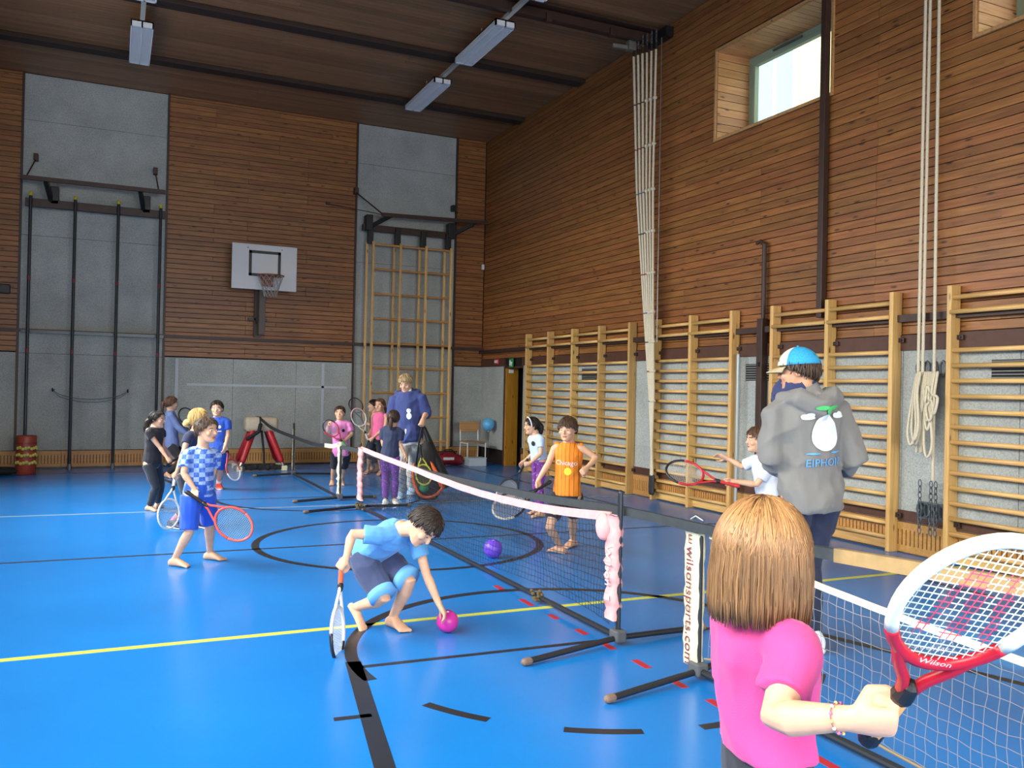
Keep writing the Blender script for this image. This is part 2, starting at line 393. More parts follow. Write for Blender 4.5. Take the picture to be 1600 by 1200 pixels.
for y0, y1 in ((2.4, 3.6), (3.6, 4.8), (4.8, 6.0), (6.0, 7.2), (7.2, 8.4), (8.4, 9.6), (9.6, 10.8), (10.8, 12.0), (12.0, 13.3), (13.3, DOOR[0]-.02), (DOOR[1]+.06, YB)):
    MB().box((XR+.01, (y0+y1)/2, (.30+ZF)/2), (.04, y1-y0-.004, ZF-.30), None, .004).obj('felt_panel', M_FELT, wall_right)
# near, unseen stretch of the same wall
MB().box((XR+.005, (YR+2.4)/2, ZC/2), (.05, 2.4-YR-.01, ZC)).obj('panelling', M_PLANK_IN, wall_right)
struct(MB().box((XR-.004, (2.4+DOOR[0])/2, ZF+.075), (.05, DOOR[0]-2.4, .15)).obj('trim_2', M_BROWNW))
struct(MB().box((XR-.004, (YB+DOOR[1])/2+.03, ZF+.075), (.05, YB-DOOR[1]-.07, .15)).obj('trim_3', M_BROWNW))
struct(MB().box((XR-.012, (2.4+DOOR[0])/2, .36), (.035, DOOR[0]-2.4, .10)).obj('trim_4', M_BROWNW))
# service rails running round the hall at 2.3 m
struct(MB().box(((XL+XR)/2, YB-.06, 2.33), (XR-XL, .07, .055)).obj('trim_5', M_BROWN))
struct(MB().box((XR-.05, (2.4+YB)/2, 2.27), (.06, YB-2.4, .07)).obj('trim_6', M_BROWN))

# perforated wooden skirting
def slot_mat():
    m = wood_mat('slotted skirting', '#ad7a3e', '#c99857', axis=0, spread=.1, knots=False)
    return m
M_SKIRT = slot_mat(); M_SLOT = mat('slot shadow gap', '#6d4a25', .9)
def skirting(name, p0, p1, axis):
    n = int((p1-p0)/1.15); L = (p1-p0)/n
    root = struct(MB().box(*( (((p0+p1)/2, YB-.015, .15), (p1-p0, .03, .30)) if axis == 'x' else ((XR-.005, (p0+p1)/2, .15), (.03, p1-p0, .30)) )).obj(name, M_SLOT))
    for i in range(n):
        b = MB(); a = p0+i*L; z0, z1 = .075, .225
        def bx(u0, u1, w0, w1):
            if axis == 'x': b.box(((u0+u1)/2, YB-.035, (w0+w1)/2), (u1-u0, .012, w1-w0))
            else: b.box((XR-.026, (u0+u1)/2, (w0+w1)/2), (.012, u1-u0, w1-w0))
        bx(a+.003, a+L-.003, 0.01, z0); bx(a+.003, a+L-.003, z1, .295)
        k = 26; s = L/k
        for j in range(k): bx(a+j*s+.006, a+(j+1)*s-.006, z0, z1)
        b.obj('slotted_board', M_SKIRT, root)
    return root
skirting('baseboard_back', XL, XR-.05, 'x')
skirting('baseboard_right', 2.4, DOOR[0]-.03, 'y')
struct(MB().box(((XL+XR)/2, YB-.045, .012), (XR-XL, .05, .024)).obj('trim_7', M_BLACK))

# ceiling
ceiling = struct(MB().box(((XL+XR)/2, (YB+YR)/2, ZC+.15), (XR-XL+1.2, YB-YR+1, .2)).obj('ceiling', M_BACK))
def island_wood(name, cd, cl, rough=.5):
    m = wood_mat(name, cd, cl, spread=0, knots=False, rough=rough); nt = m.node_tree
    g = nt.nodes.new('ShaderNodeNewGeometry'); hs = [n for n in nt.nodes if n.type == 'HUE_SAT'][0]
    mr = nt.nodes.new('ShaderNodeMapRange'); mr.inputs['To Min'].default_value = .75; mr.inputs['To Max'].default_value = 1.2
    nt.links.new(g.outputs['Random Per Island'], mr.inputs['Value']); nt.links.new(mr.outputs[0], hs.inputs['Value']); return m
b = MB(); y = YR; r_ = random.Random(3)
while y < YB:
    for x0, x1 in ((XL-.1, 2.2), (2.2, XR+.02)) if int(y*10) % 2 else ((XL-.1, 4.1), (4.1, XR+.02)):
        b.box(((x0+x1)/2, y+.05, ZC+.03), (x1-x0-.004, .093, .04))
    y += .1
tag(b.obj('ceiling_boards', island_wood('ceiling boards', '#7a5239', '#946a48', .5), ceiling), kind='stuff')
M_BEAM = mat('dark ceiling strip', '#2e1c12', .7)
for k, yb in enumerate((14.87, 12.55, 7.9, 5.6, 3.3, 1.0)):
    struct(MB().box(((XL+XR)/2, yb, ZC-.03), (XR-XL-.02, .24, .07), None, .01).obj('trim_8', M_BEAM))

# left and rear walls with their window bands (out of the picture, they let the daylight in)
def wall_with_openings(name, axis, const, a0, a1, ops, z0, z1, inward):
    b = MB(); t = .25; c = const-inward*t/2
    def seg(u0, u1, w0, w1):
        if axis == 'y': b.box((c, (u0+u1)/2, (w0+w1)/2), (t, u1-u0, w1-w0))
        else: b.box(((u0+u1)/2, c, (w0+w1)/2), (u1-u0, t, w1-w0))
    seg(a0, a1, -.1, z0); seg(a0, a1, z1, ZC+.2)
    e = [a0]+[v for o in ops for v in o]+[a1]
    for k in range(0, len(e), 2): seg(e[k], e[k+1], z0, z1)
    return struct(b.obj(name, mat('pale plaster', '#b9b2a6', .9)))
wall_with_openings('wall_left', 'y', XL, YR-.3, YB+.3, WINS_L, WZ0, WZ1, 1)
# unseen wall added to block the sun; its slot lets one low shaft through
b = MB(); gx_, (gy0, gy1), (gz0, gz1) = -6.3, SUN_GAP_Y, SUN_GAP_Z
for (y0, y1, z0, z1) in ((-30, gy0, -.3, 14), (gy1, 30, -.3, 14), (gy0, gy1, -.3, gz0), (gy0, gy1, gz1, 14)): b.box((gx_, (y0+y1)/2, (z0+z1)/2), (.05, y1-y0, z1-z0))
struct(b.obj('wall_sun_blocker', mat('grey sun blocker', '#a5a39c', .9)))
wall_with_openings('wall_rear', 'x', YR, XL-.3, XR+.3, WINS_R, 1.0, 3.6, 1)

# doorway
dr = struct(MB().box((XR+.12, DOOR[1]-.02, DOOR[2]/2), (.26, .04, DOOR[2])).obj('door_1', M_OAK))
MB().box((XR+.005, DOOR[1]+.03, DOOR[2]/2+.02), (.05, .06, DOOR[2]+.04)).obj('door_frame', M_BROWNW, dr)
MB().box((XR+.12, (DOOR[0]+DOOR[1])/2, DOOR[2]-.015), (.26, DOOR[1]-DOOR[0], .03)).obj('door_head', M_BROWNW, dr)
MB().box((XR+.12, DOOR[0]-.012, DOOR[2]/2), (.22, .024, DOOR[2])).obj('door_frame', M_BROWNW, dr)
MB().box((XR+.09, DOOR[1]-.05, DOOR[2]-.09), (.10, .02, .07), None, .008).obj('closer', M_WHITE, dr)
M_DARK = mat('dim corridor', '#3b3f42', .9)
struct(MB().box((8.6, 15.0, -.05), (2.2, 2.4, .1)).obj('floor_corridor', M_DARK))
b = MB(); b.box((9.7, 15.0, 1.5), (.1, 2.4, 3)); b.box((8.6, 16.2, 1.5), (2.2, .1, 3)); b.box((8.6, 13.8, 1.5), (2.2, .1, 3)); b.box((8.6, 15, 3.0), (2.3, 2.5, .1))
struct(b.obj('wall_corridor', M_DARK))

# windows of the right wall
def glass_mat():
    m = bpy.data.materials.new('window glass'); m.use_nodes = True; nt = m.node_tree; nt.nodes.remove(nt.nodes['Principled BSDF'])
    t = nt.nodes.new('ShaderNodeBsdfTransparent'); g = nt.nodes.new('ShaderNodeBsdfGlossy'); g.inputs['Roughness'].default_value = .02
    t.inputs['Color'].default_value = (.93, .97, .96, 1);     mx = nt.nodes.new('ShaderNodeMixShader'); mx.inputs[0].default_value = .07; nt.links.new(t.outputs[0], mx.inputs[1]); nt.links.new(g.outputs[0], mx.inputs[2])
    nt.links.new(mx.outputs[0], nt.nodes['Material Output'].inputs['Surface']); return m
M_GLASS = glass_mat(); M_WFRAME = mat('pale green window frame', '#8ea38c', .4)
def window(n, y0, y1):
    z0, z1 = WZ; xf = XR+.55
    b = MB(); f = .09
    for (ya, yb_, za, zb) in ((y0, y1, z0, z0+f), (y0, y1, z1-f, z1), (y0, y0+f, z0+f, z1-f), (y1-f, y1, z0+f, z1-f)): b.box((xf, (ya+yb_)/2, (za+zb)/2), (.08, yb_-ya, zb-za), None, .006)
    w = struct(b.obj(f'window_{n}', M_WFRAME))
    b = MB(); g = .05; i0, i1, j0, j1 = y0+f, y1-f, z0+f, z1-f
    for (ya, yb_, za, zb) in ((i0, i1, j0, j0+g), (i0, i1, j1-g, j1), (i0, i0+g, j0+g, j1-g), (i1-g, i1, j0+g, j1-g)): b.box((xf-.02, (ya+yb_)/2, (za+zb)/2), (.07, yb_-ya, zb-za), None, .006)
    b.obj('sash', M_WFRAME, w)
    MB().box((xf-.06, (y0+y1)/2+.25, z1-.06), (.025, .5, .025), None, .004).obj('opener', M_STEEL, w)
    MB().box((xf, (y0+y1)/2, (z0+z1)/2), (.012, y1-y0-.2, z1-z0-.2)).obj('pane', M_GLASS, w)
    # boarded reveal, board by board
    L = xf-.04-XR
    k = int((z1-z0)/.095); s = (z1-z0)/k
    for q in range(k):
        for yy_, sg in ((y1, -1), (y0, 1)):
            o = MB().box((0, 0, 0), (L, .016, s-.006), None, .003).obj('plank', M_PLANK_IN); o.location = (XR+L/2, yy_+sg*.008, z0+s*(q+.5)); o.parent = w
    k = int((y1-y0)/.095); s = (y1-y0)/k
    for q in range(k):
        o = MB().box((0, 0, 0), (L, s-.006, .016), None, .003).obj('plank', M_PLANK_IN); o.location = (XR+L/2, y0+s*(q+.5), z1-.008); o.parent = w
    MB().box((XR+L/2, (y0+y1)/2, z0+.008), (L, y1-y0, .016)).obj('window_sill', M_PLANK_IN, w)
    b = MB(); e = .03
    for (ya, yb_, za, zb) in ((y0-e, y1+e, z0-e, z0), (y0-e, y1+e, z1, z1+e), (y0-e, y0, z0, z1), (y1, y1+e, z0, z1)): b.box((XR-.008, (ya+yb_)/2, (za+zb)/2), (.03, yb_-ya, zb-za))
    b.obj('casing', M_PLANK_IN, w)
    return w
window(1, *WIN[0]); window(2, *WIN[1])
# neighbouring house seen through the panes
bld = empty('neighbour_house', (15.2, 8.5, 0), 'cream rendered house seen through the high window', 'building')
MB().box((15.4, 8.0, 5.0), (.4, 26, 12)).obj('facade', mat('cream render', '#d9cfa4', .9, var=.04, vscale=3), bld)
c0 = on((1211, 142), 0, 15.15)
wf = MB().box((15.18, c0[1], c0[2]), (.10, 1.5, 2.3)).obj('window_surround', mat('white house trim', '#e4e4dc', .6), bld)
MB().box((15.12, c0[1]+.36, c0[2]), (.04, .56, 1.9)).obj('pane', mat('blue grey pane', '#8fa6bb', .15), wf)
MB().box((15.12, c0[1]-.36, c0[2]), (.04, .56, 1.9)).obj('pane', mat('blue grey pane', '#8fa6bb', .15), wf)
struct(MB().box((25, 5, -.3), (35.8, 60, .1)).obj('ground_outside', mat('yard gravel', '#8b8a84', .9)))

# brown steel uprights, silver pole and grilles on the right wall
MB().box((XR-.06, 7.04, 4.5), (.07, .075, 4.3), None, .006).obj('steel_upright', M_BROWN); u1 = bpy.context.scene.objects[-1] if False else bpy.data.objects['steel_upright']
tag(u1, 'tall brown steel upright beside the high window', 'post')
hk = MB(); hk.tube([(XR-.1, 7.04, 6.0), (XR-.2, 7.06, 6.02), (XR-.24, 7.07, 5.96)], .015); hk.obj('hook', M_BLACK, u1)
u2 = empty('steel_upright', (XR-.07, 7.95, 0), 'short brown steel upright ending below the window in a hook', 'post')
MB().box((XR-.07, 7.95, 1.2), (.09, .095, 2.4), None, .006).obj('lower_post', M_BROWN, u2)
MB().tube([(XR-.06, 7.95, 2.3), (XR-.06, 7.95, 3.28)], .028).obj('upper_post', M_BROWN, u2)
MB().tube([(XR-.06, 7.95, 3.28), (XR-.06, 8.02, 3.33), (XR-.06, 8.08, 3.31)], .02).obj('hook', M_BROWN, u2)
MB().box((XR-.10, 7.95, 1.86), (.06, .03, .05)).obj('bolt', M_BLACK, u2)
sp = MB(); sp.tube([(XR-.12, 8.31, .05), (XR-.12, 8.31, 1.98)], .02).obj('silver_pole', mat('grey galvanised tube', '#a9b4b4', .4, metal=.4))
tag(bpy.data.objects['silver_pole'], 'slim silver pole leaning beside the second set of wall bars', 'pole')
def grille(y, z, w, h, label):
    root = empty('vent_grille', (XR-.015, y, z), label, 'grille')
    MB().box((XR-.012, y, z), (.012, w, h)).obj('backing', M_BACK, root)
    k = int(h/.028)
    for i in range(k): MB().box((XR-.022, y, z-h/2+(i+.5)*h/k), (.016, w-.02, .012)).obj('slat', mat('grille slat', '#6d7573', .6), root)
grille(7.98, 1.77, .62, .20, 'slatted vent grille beside the short brown upright')
grille(4.75, 1.75, .62, .20, 'slatted vent grille behind the nearest wall bars')
grille(12.05, 1.77, .55, .20, 'slatted vent grille behind the farthest wall bars')
# door signs
def sign(c, w, h, name, m, label, bits):
    o = empty(name, c, label, 'sign'); MB().box(c, (.02, w, h), None, .004).obj('plate', m, o)
    for (dy, dz, ww, hh, mm) in bits: MB().box((c[0]-.012, c[1]+dy, c[2]+dz), (.006, ww, hh)).obj('pictogram', mm, o)
e1 = on((799, 567), 0, XR-.04); sign(e1, .17, .17, 'exit_sign', M_GREEN, 'green exit sign over the doorway', [(.035, 0, .05, .10, M_WHITE), (-.03, .0, .06, .035, M_WHITE), (-.03, -.04, .02, .05, M_WHITE)])
e2 = on((776, 565), 0, XR-.04); sign(e2, .20, .10, 'fire_sign', mat('sign red', '#c02a3c', .5), 'small red and white sign left of the exit sign', [(.05, 0, .06, .05, M_WHITE), (-.03, 0, .08, .06, mat('sign pale', '#e6c9cc', .5))])
# ================================================================== HALL EQUIPMENT
# ---- wall bars
def wall_bars(ys, label):
    xf, xb = 6.86, 6.985
    root = empty('wall_bars', ((xf+xb)/2, ys[len(ys)//2], 0), label, 'wall bars', 'wall bars along the right wall')
    for i, y in enumerate(ys):
        p = MB().box(((xf+xb)/2, y, 1.265), (xb-xf, .048, 2.53), None, .006).obj('post', M_PINE, root)
        for z in (2.06, .36):
            MB().box((xb-.02, y-.05, z), (.05, .07, .045), None, .004).obj('bracket', M_BROWN, p)
            MB().ell((xb-.05, y-.06, z), [(.012, 0, 0), (0, .012, 0), (0, 0, .012)], 8, 5).obj('bolt', M_BLACK, p)
    zs = [2.42, 2.285]+[1.94-.1385*k for k in range(14)]
    for y0, y1 in zip(ys, ys[1:]):
        a, b = min(y0, y1)+.02, max(y0, y1)-.02
        for k, z in enumerate(zs):
            x = xf+.028 if k not in (1,) else xf-.005
            rb = MB(); n = 10; vs = []; 
            for yy_ in (a, b):
                for q in range(n):
                    t = 2*math.pi*q/n; vs.append(V(x+.017*math.cos(t), yy_, z+.021*math.sin(t)))
            fs = [[q, (q+1) % n, n+(q+1) % n, n+q] for q in range(n)]+[list(range(n))[::-1], list(range(n, 2*n))]
            rb.add(vs, fs).obj('rung', M_PINEH, root, (x, (a+b)/2, z), True)
    MB().box((xb-.03, (ys[0]+ys[-1])/2, .07), (.03, abs(ys[0]-ys[-1])-.05, .10)).obj('kick_board', M_PINEH, root)
    return root
wall_bars([14.22, 13.35, 12.48, 11.61, 10.74], 'set of wooden wall bars nearest the doorway, five posts')
wall_bars([10.10, 9.27, 8.44], 'wooden wall bars right of the climbing ropes, behind the boy in white')
wall_bars([7.72, 6.88, 6.04], 'wooden wall bars behind the man in the blue cap')
wall_bars([5.40, 4.55, 3.70], 'wooden wall bars at the right edge beyond the hanging cords')

# ---- climbing poles on the back wall
cp_root = empty('climbing_poles', (-.33, 16.2, 0), 'four dark steel climbing poles with yellow tips on a hinged frame', 'climbing poles')
M_TIP = mat('yellow cap', '#b9b032', .5); M_RING = mat('red ring', '#7e2a28', .5)
for x in (-1.31, -.65, .01, .68):
    p = MB().tube([(x, 16.2, .02), (x, 16.2, 4.53)], .026, 12).obj('pole', M_DKSTEEL, cp_root)
    MB().ell((x, 16.2, 4.57), [(.034, 0, 0), (0, .034, 0), (0, 0, .04)]).obj('cap', M_TIP, p)
    for z in (1.95, 3.15): MB().tube([(x, 16.2, z), (x, 16.2, z+.06)], .0275, 12, False).obj('mark_ring', M_RING, p)
    MB().tube([(x, 16.2, .0), (x, 16.2, .10)], .034, 12, False).obj('foot_socket', M_STEEL, p)
MB().box((-.32, 16.32, 4.45), (2.15, .10, .13), None, .006).obj('top_beam', M_BROWN, cp_root)
MB().beam((-1.42, 15.95, 4.78), (.74, 15.95, 4.78), .05, .07).obj('swing_bar', M_BROWN, cp_root)
for x in (-1.0, .42):
    b = MB(); b.beam((x-.08, 15.95, 4.76), (x, 16.4, 4.45), .06, .09); b.box((x+.03, 16.35, 4.60), (.13, .16, .30), None, .01); b.obj('hinge_bracket', M_BLACK, cp_root)
for x, sx in ((-1.34, .07), (.62, -.03)):
    b = MB(); b.tube([(x-sx*.3, 15.97, 4.8), (x+sx, 16.5, 5.22)], .012); b.box((x+sx, 16.52, 5.25), (.07, .12, .12), None, .01); b.obj('stay', M_BROWN, cp_root)
MB().box((-.32, 16.42, 2.31), (2.2, .05, .05)).obj('cross_rail', M_DKSTEEL, cp_root)
cord = MB(); cord.tube([(-.9+1.1*t/12, 16.12, 1.32-.13*math.sin(math.pi*min(1, max(0, t/12)))**.6) for t in range(13)], .006, 6)
cord.tube([(-.9+1.1*t/12, 16.10, 1.30-.16*math.sin(math.pi*t/12)**.6) for t in range(13)], .005, 6)
cr = cord.obj('skipping_rope', mat('faded blue cord', '#4b5568', .9)); tag(cr, 'thin blue-grey cord hung between two hooks behind the climbing poles', 'rope')
b = MB(); 
for x in (-.92, .22): b.tube([(x, 16.56, 1.34), (x, 16.15, 1.32), (x, 16.1, 1.36)], .012)
b.obj('wall_hooks', M_BLACK, cr)

# ---- lattice ladder
la = empty('lattice_ladder', (5.25, 16.3, 0), 'tall pine lattice ladder with dark hinged top frame', 'ladder')
LX = [4.45, 5.0, 5.53, 6.06]
for x in LX:
    for dy, dx, m in ((-.06, .055, M_PINEX), (.10, -.03, M_PINEX)):
        MB().box((x+dx, 16.28+dy, 2.17), (.045, .05, 4.3), None, .006).obj('rail', M_PINE, la)
    MB().box((x+.01, 16.30, 4.45), (.10, .12, .34), None, .008).obj('rail_shoe', M_BLACK, la)
for k in range(9):
    z = 4.27-.48*k
    for x0, x1 in zip(LX, LX[1:]):
        MB().tube([(x0+.055, 16.24, z), (x1+.055, 16.24, z-.0)], .02, 8, False).obj('rung', M_PINEX, la)
MB().box((5.27, 16.36, 4.60), (1.9, .09, .12), None, .006).obj('top_beam', M_BROWN, la)
MB().beam((4.58, 15.95, 4.80), (6.78, 15.95, 4.86), .05, .07).obj('swing_bar', M_BROWN, la)
for x in (4.42, 6.12):
    b = MB(); b.box((x, 16.3, 4.68), (.13, .2, .30), None, .01); b.beam((x+.05, 16.25, 4.62), (x+.35, 15.95, 4.80), .05, .07); b.obj('hinge_bracket', M_BLACK, la)
b = MB(); b.tube([(4.58, 15.95, 4.82), (4.20, 16.5, 5.3)], .014); b.box((4.22, 16.53, 5.32), (.08, .12, .12)); b.obj('stay', M_BROWN, la)
b = MB(); b.tube([(4.58, 15.95, 4.80), (3.7, 16.55, 5.02)], .008); b.box((3.68, 16.56, 5.03), (.07, .06, .05)); b.obj('stay', M_BROWN, la)
b = MB(); b.box((6.25, 16.52, 5.2), (.07, .12, .12)); b.tube([(6.25, 16.5, 5.17), (6.32, 16.45, 5.1)], .012); b.obj('stay', M_BLACK, la)
tag(MB().box((6.95, 16.55, 4.05), (.05, .05, .11), None, .006).obj('sensor', M_WHITE), 'small white sensor box high in the corner', 'sensor')

# ---- basketball backboard
bb = empty('basketball_backboard', (2.5, 16.3, 2.5), 'white basketball backboard with black target frame and hoop', 'basketball hoop')
by = 15.95
t0, t1 = on((363, 380), 1, by), on((463, 458), 1, by)
bx0, bx1, bz1, bz0 = t0[0], t1[0], t0[2]+.02, t1[2]+.02
MB().box(((bx0+bx1)/2, by+.02, (bz0+bz1)/2), (bx1-bx0, .04, bz1-bz0), None, .012).obj('board', mat('white board', '#cfd0cf', .5), bb)
tx = (bx0+bx1)/2; tz = bz0+.30; tw, th, lw = .56, .40, .05
b = MB()
for (cx_, cz_, w_, h_) in ((tx, tz+th-lw/2, tw, lw), (tx, tz+lw/2-.06, tw, lw), (tx-tw/2+lw/2, tz+th/2-.03, lw, th+.05), (tx+tw/2-lw/2, tz+th/2-.03, lw, th+.05)): b.box((cx_, by-.003, cz_), (w_, .006, h_))
b.obj('target_frame', M_BLACK, bb)
for x in (tx-.3, tx+.3): MB().ell((x, by-.002, bz1-.07), [(.012, 0, 0), (0, .008, 0), (0, 0, .012)], 8, 4).obj('bolt', M_STEEL, bb)
rz = tz-.08; rc = V(tx+.05, by-.36, rz)
M_RIM = mat('orange brown rim', '#8c4a3a', .5)
rim = MB(); rim.tube([rc+V(.225*math.cos(t), .225*math.sin(t), 0) for t in np.linspace(0, 2*math.pi, 33)], .011, 8, False)
rim.box((rc[0], by-.08, rz-.03), (.16, .14, .06)); rim.box((rc[0], by-.02, rz-.07), (.2, .03, .18))
rim = rim.obj('rim', M_RIM, bb)
nb = MB(); k = 12
for i in range(k):
    for sgn in (1, -1):
        pts = []
        for j in range(6):
            t = 2*math.pi*(i+sgn*j*.5)/k; R = .22-.025*j if j < 5 else .11
            pts.append(rc+V(R*math.cos(t), R*math.sin(t), -.075*j))
        nb.tube(pts, .0045, 5, False)
nb.obj('net', mat('grey net cord', '#9a948c', .9), rim)
b = MB(); b.box((tx-.02, by+.12, rz-.45), (.11, .16, 1.15), None, .006); b.box((tx-.02, by+.3, rz-.75), (.10, .55, .08)); b.box((tx-.02, YB-.06, rz-.72), (.34, .06, .05))
b.box((tx-.02, YB-.05, rz-.60), (.13, .08, .9)); b.box((tx-.02, by+.28, rz-.0), (.12, .6, .10)); b.obj('bracket', mat('grey brown bracket', '#4c423c', .5), bb)

# ---- ceiling luminaires on their trunking
M_LOUV = mat('louvre', '#c3cad2', .4); M_TRUNK = mat('cream trunking', '#b9b3a2', .5)
def luminaire(x, y0, label):
    L, w, h = 1.56, .29, .085; z = 6.40
    root = empty('ceiling_light', (x, y0+L/2, z), label, 'light', 'ceiling lights')
    b = MB(); b.box((x, y0+L/2, z+h-.008), (w, L, .016)); 
    for s in (-1, 1): b.box((x+s*(w/2-.008), y0+L/2, z+h/2), (.016, L, h))
    for e in (y0+.02, y0+L-.02): b.box((x, e, z+h/2), (w, .04, h))
    b.box((x, y0+L/2, z+h/2), (.02, L, h)); b.obj('housing', M_WHITE, root)
    MB().box((x, y0+L/2, z+h-.02), (w-.04, L-.08, .006)).obj('reflector', mat('lamp reflector', '#9fa6b0', .4), root)
    b = MB(); n = 30
    for i in range(n): b.box((x, y0+.06+(L-.12)*i/(n-1), z+.02), (w-.03, .006, .036))
    b.obj('louvre', M_LOUV, root)
    for s in (-.07, .07): MB().tube([(x+s, y0+.08, z+.05), (x+s, y0+L-.08, z+.05)], .013, 8).obj('lamp_tube', mat('unlit tube', '#dfe3e6', .3), root)
for x, nm in ((.25, 'left'), (4.69, 'right')):
    tr = MB().box((x, 8.6, 6.515), (.06, 12.2, .05)).obj('light_trunking', M_TRUNK); tag(tr, f'pale trunking rail carrying the {nm} row of ceiling lights', 'rail')
    for yy_ in (3.5, 6.2, 8.9, 11.4, 13.8):
        MB().tube([(x, yy_, 6.54), (x, yy_, ZC+.01)], .008, 6).obj('hanger', M_TRUNK, tr)
luminaire(.25, 12.90, 'louvred ceiling light at the left, farthest along its rail')
luminaire(.25, 10.48, 'louvred ceiling light cut by the top edge at the left')
luminaire(4.69, 12.98, 'louvred ceiling light farthest along the right rail')
luminaire(4.69, 10.55, 'louvred ceiling light nearer the rope track on the right rail')
luminaire(4.69, 8.13, 'louvred ceiling light just entering at the top edge right')

# ---- rope track and climbing ropes
tk = empty('rope_track', (4.8, 10.42, 6.6), 'dark double ceiling track that carries the climbing ropes', 'track')
for dy, z, w, h in ((-.10, 6.56, .06, .12), (.06, 6.60, .05, .10)): MB().box((4.6, 10.42+dy, z), (4.8, w, h)).obj('rail', M_BROWN, tk)
MB().box((4.6, 10.36, 6.655), (4.8, .34, .03)).obj('flange', M_BROWN, tk)
for x in (5.2, 6.2): MB().box((x, 10.30, 6.52), (.08, .10, .12), None, .01).obj('clamp', M_BROWN, tk)
MB().box((6.93, 10.2, 6.55), (.12, .5, .14)).obj('end_stop', M_BLACK, tk)
b = MB(); b.beam((6.35, 10.52, 6.44), (6.62, 10.46, 6.43), .05, .05); b.box((6.62, 10.45, 6.46), (.12, .10, .14), None, .01); b.obj('trolley_lever', mat('worn metal', '#8c8880', .4, metal=.5), tk)
M_BAND = [mat('rope band dark', '#3c3a38', .8), mat('rope band red', '#8c3a30', .8), mat('rope band blue', '#4a6f8f', .8)]
for i in range(6):
    f = i/5; knotted = i > 2
    xt = 6.66+.04*f; yt = 10.44-.50*f
    p = [V(xt, yt, 6.30-.05*f), V(6.72, 10.38-.40*f, 4.4), V(6.76, 10.20-.22*f, 2.7), V(6.80, 10.08-.10*f, 1.5), V(6.83, 10.0-.04*f+.02*i, .22)]
    pts = []
    for k in range(25):
        t = k/24*4; j = min(int(t), 3); u = t-j; pts.append(p[j]*(1-u)+p[j+1]*u)
    side = ['three plain ropes with coloured bands', 'three knotted ropes'][knotted]
    which = ['farthest', 'middle', 'nearest'][i % 3]
    root = empty('climbing_rope', pts[-1], f"cream climbing rope, {which} of the {side} by the wall", 'rope', 'climbing ropes drawn to the wall')
    MB().tube(pts, .019 if not knotted else .016, 8).obj('rope', M_ROPE, root, None, True)
    MB().tube([pts[0], pts[0]+V(0, 0, .09)], .017, 8).obj('socket', M_BLACK, root)
    ch = MB()
    for q in range(5): 
        c = pts[0]+V(0, 0, .11+.035*q); ax = V(.014, 0, 0) if q % 2 else V(0, .014, 0)
        ch.tube([c+ax*math.cos(t)+V(0, 0, .025)*math.sin(t) for t in np.linspace(0, 2*math.pi, 9)], .004, 5, False)
    ch.obj('chain', M_STEEL, root)
    for q in range(9):
        t = (.55+q*.52)/6.1*24
        j = int(t); 
        if j >= 23: break
        c = pts[j]*(1-(t-j))+pts[j+1]*(t-j)
        if knotted: MB().ell(c, [(.034, 0, 0), (0, .034, 0), (0, 0, .028)], 10, 6).obj('knot', M_ROPE, root, None, True)
        else: MB().tube([c, c-V(0, 0, .018)], .0205, 8, False).obj('band', M_BAND[q % 3], root)
    MB().tube([pts[-1]+V(0, 0, .12), pts[-1]-V(0, 0, .12)], .026 if i % 2 else .022, 8).obj('tail_whipping', M_BLACK, root)
tag(MB().tube([(6.75, 9.88, 6.4), (6.80, 9.93, 2.2)], .006, 6).obj('pull_cable', M_STEEL), 'thin steel pull cable hanging next to the knotted ropes', 'cable')

# ---- hanging ring cords with cleats and chains
hc = empty('ring_cords', (6.9, 5.63, .4), 'cream ring cords wound on wall cleats with chains below', 'cords')
for y0, y1, x in ((5.70, 5.725, 6.86), (5.655, 5.685, 6.87), (5.56, 5.545, 6.86)):
    MB().tube([(x, y0, 6.6), (x, (y0+y1)/2, 3.2), (x+.01, y1, 1.0 if y1 > 5.6 else .75)], .0145, 8).obj('cord', M_ROPE, hc, None, True)
rr = random.Random(5)
for k in range(11):
    ya = 5.50+.022*k; zb = .95+rr.uniform(0, .55); x = 6.84-rr.uniform(0, .05); yb_ = ya+rr.uniform(-.05, .05); w = rr.uniform(.02, .05)
    pts = [V(x+.05, ya, 1.74), V(x, ya-.01, 1.55), V(x-.01, yb_-w, zb+.15), V(x-.01, yb_, zb), V(x, yb_+w, zb+.12), V(x+.01, ya+.03, 1.5), V(x+.05, ya+.02, 1.72)]
    sm = []
    for i in range(len(pts)-1):
        for u in (0, .25, .5, .75):
            P = [pts[max(i-1, 0)], pts[i], pts[i+1], pts[min(i+2, len(pts)-1)]]
            sm.append(.5*((2*P[1])+(-P[0]+P[2])*u+(2*P[0]-5*P[1]+4*P[2]-P[3])*u*u+(-P[0]+3*P[1]-3*P[2]+P[3])*u**3))
    sm.append(pts[-1]); MB().tube(sm, .0125, 7).obj('coil', M_ROPE, hc, None, True)
for k in range(4):
    c = V(6.93, 5.49+.085*k, 1.78); b = MB(); b.tube([c+V(-.02, .03*math.cos(t), .065*math.sin(t)) for t in np.linspace(0, 2*math.pi, 13)], .012, 6, False); b.obj('cleat', mat('grey iron', '#5c6468', .5, metal=.5), hc)
b = MB(); b.box((6.97, 5.62, .44), (.02, .33, .17), None, .01)
for k in range(4): b.tube([V(6.94, 5.50+.08*k+.028*math.cos(t), .45+.06*math.sin(t)) for t in np.linspace(0, 2*math.pi, 11)], .010, 6, False)
b.obj('lower_cleat_plate', MATS['grey iron'], hc)
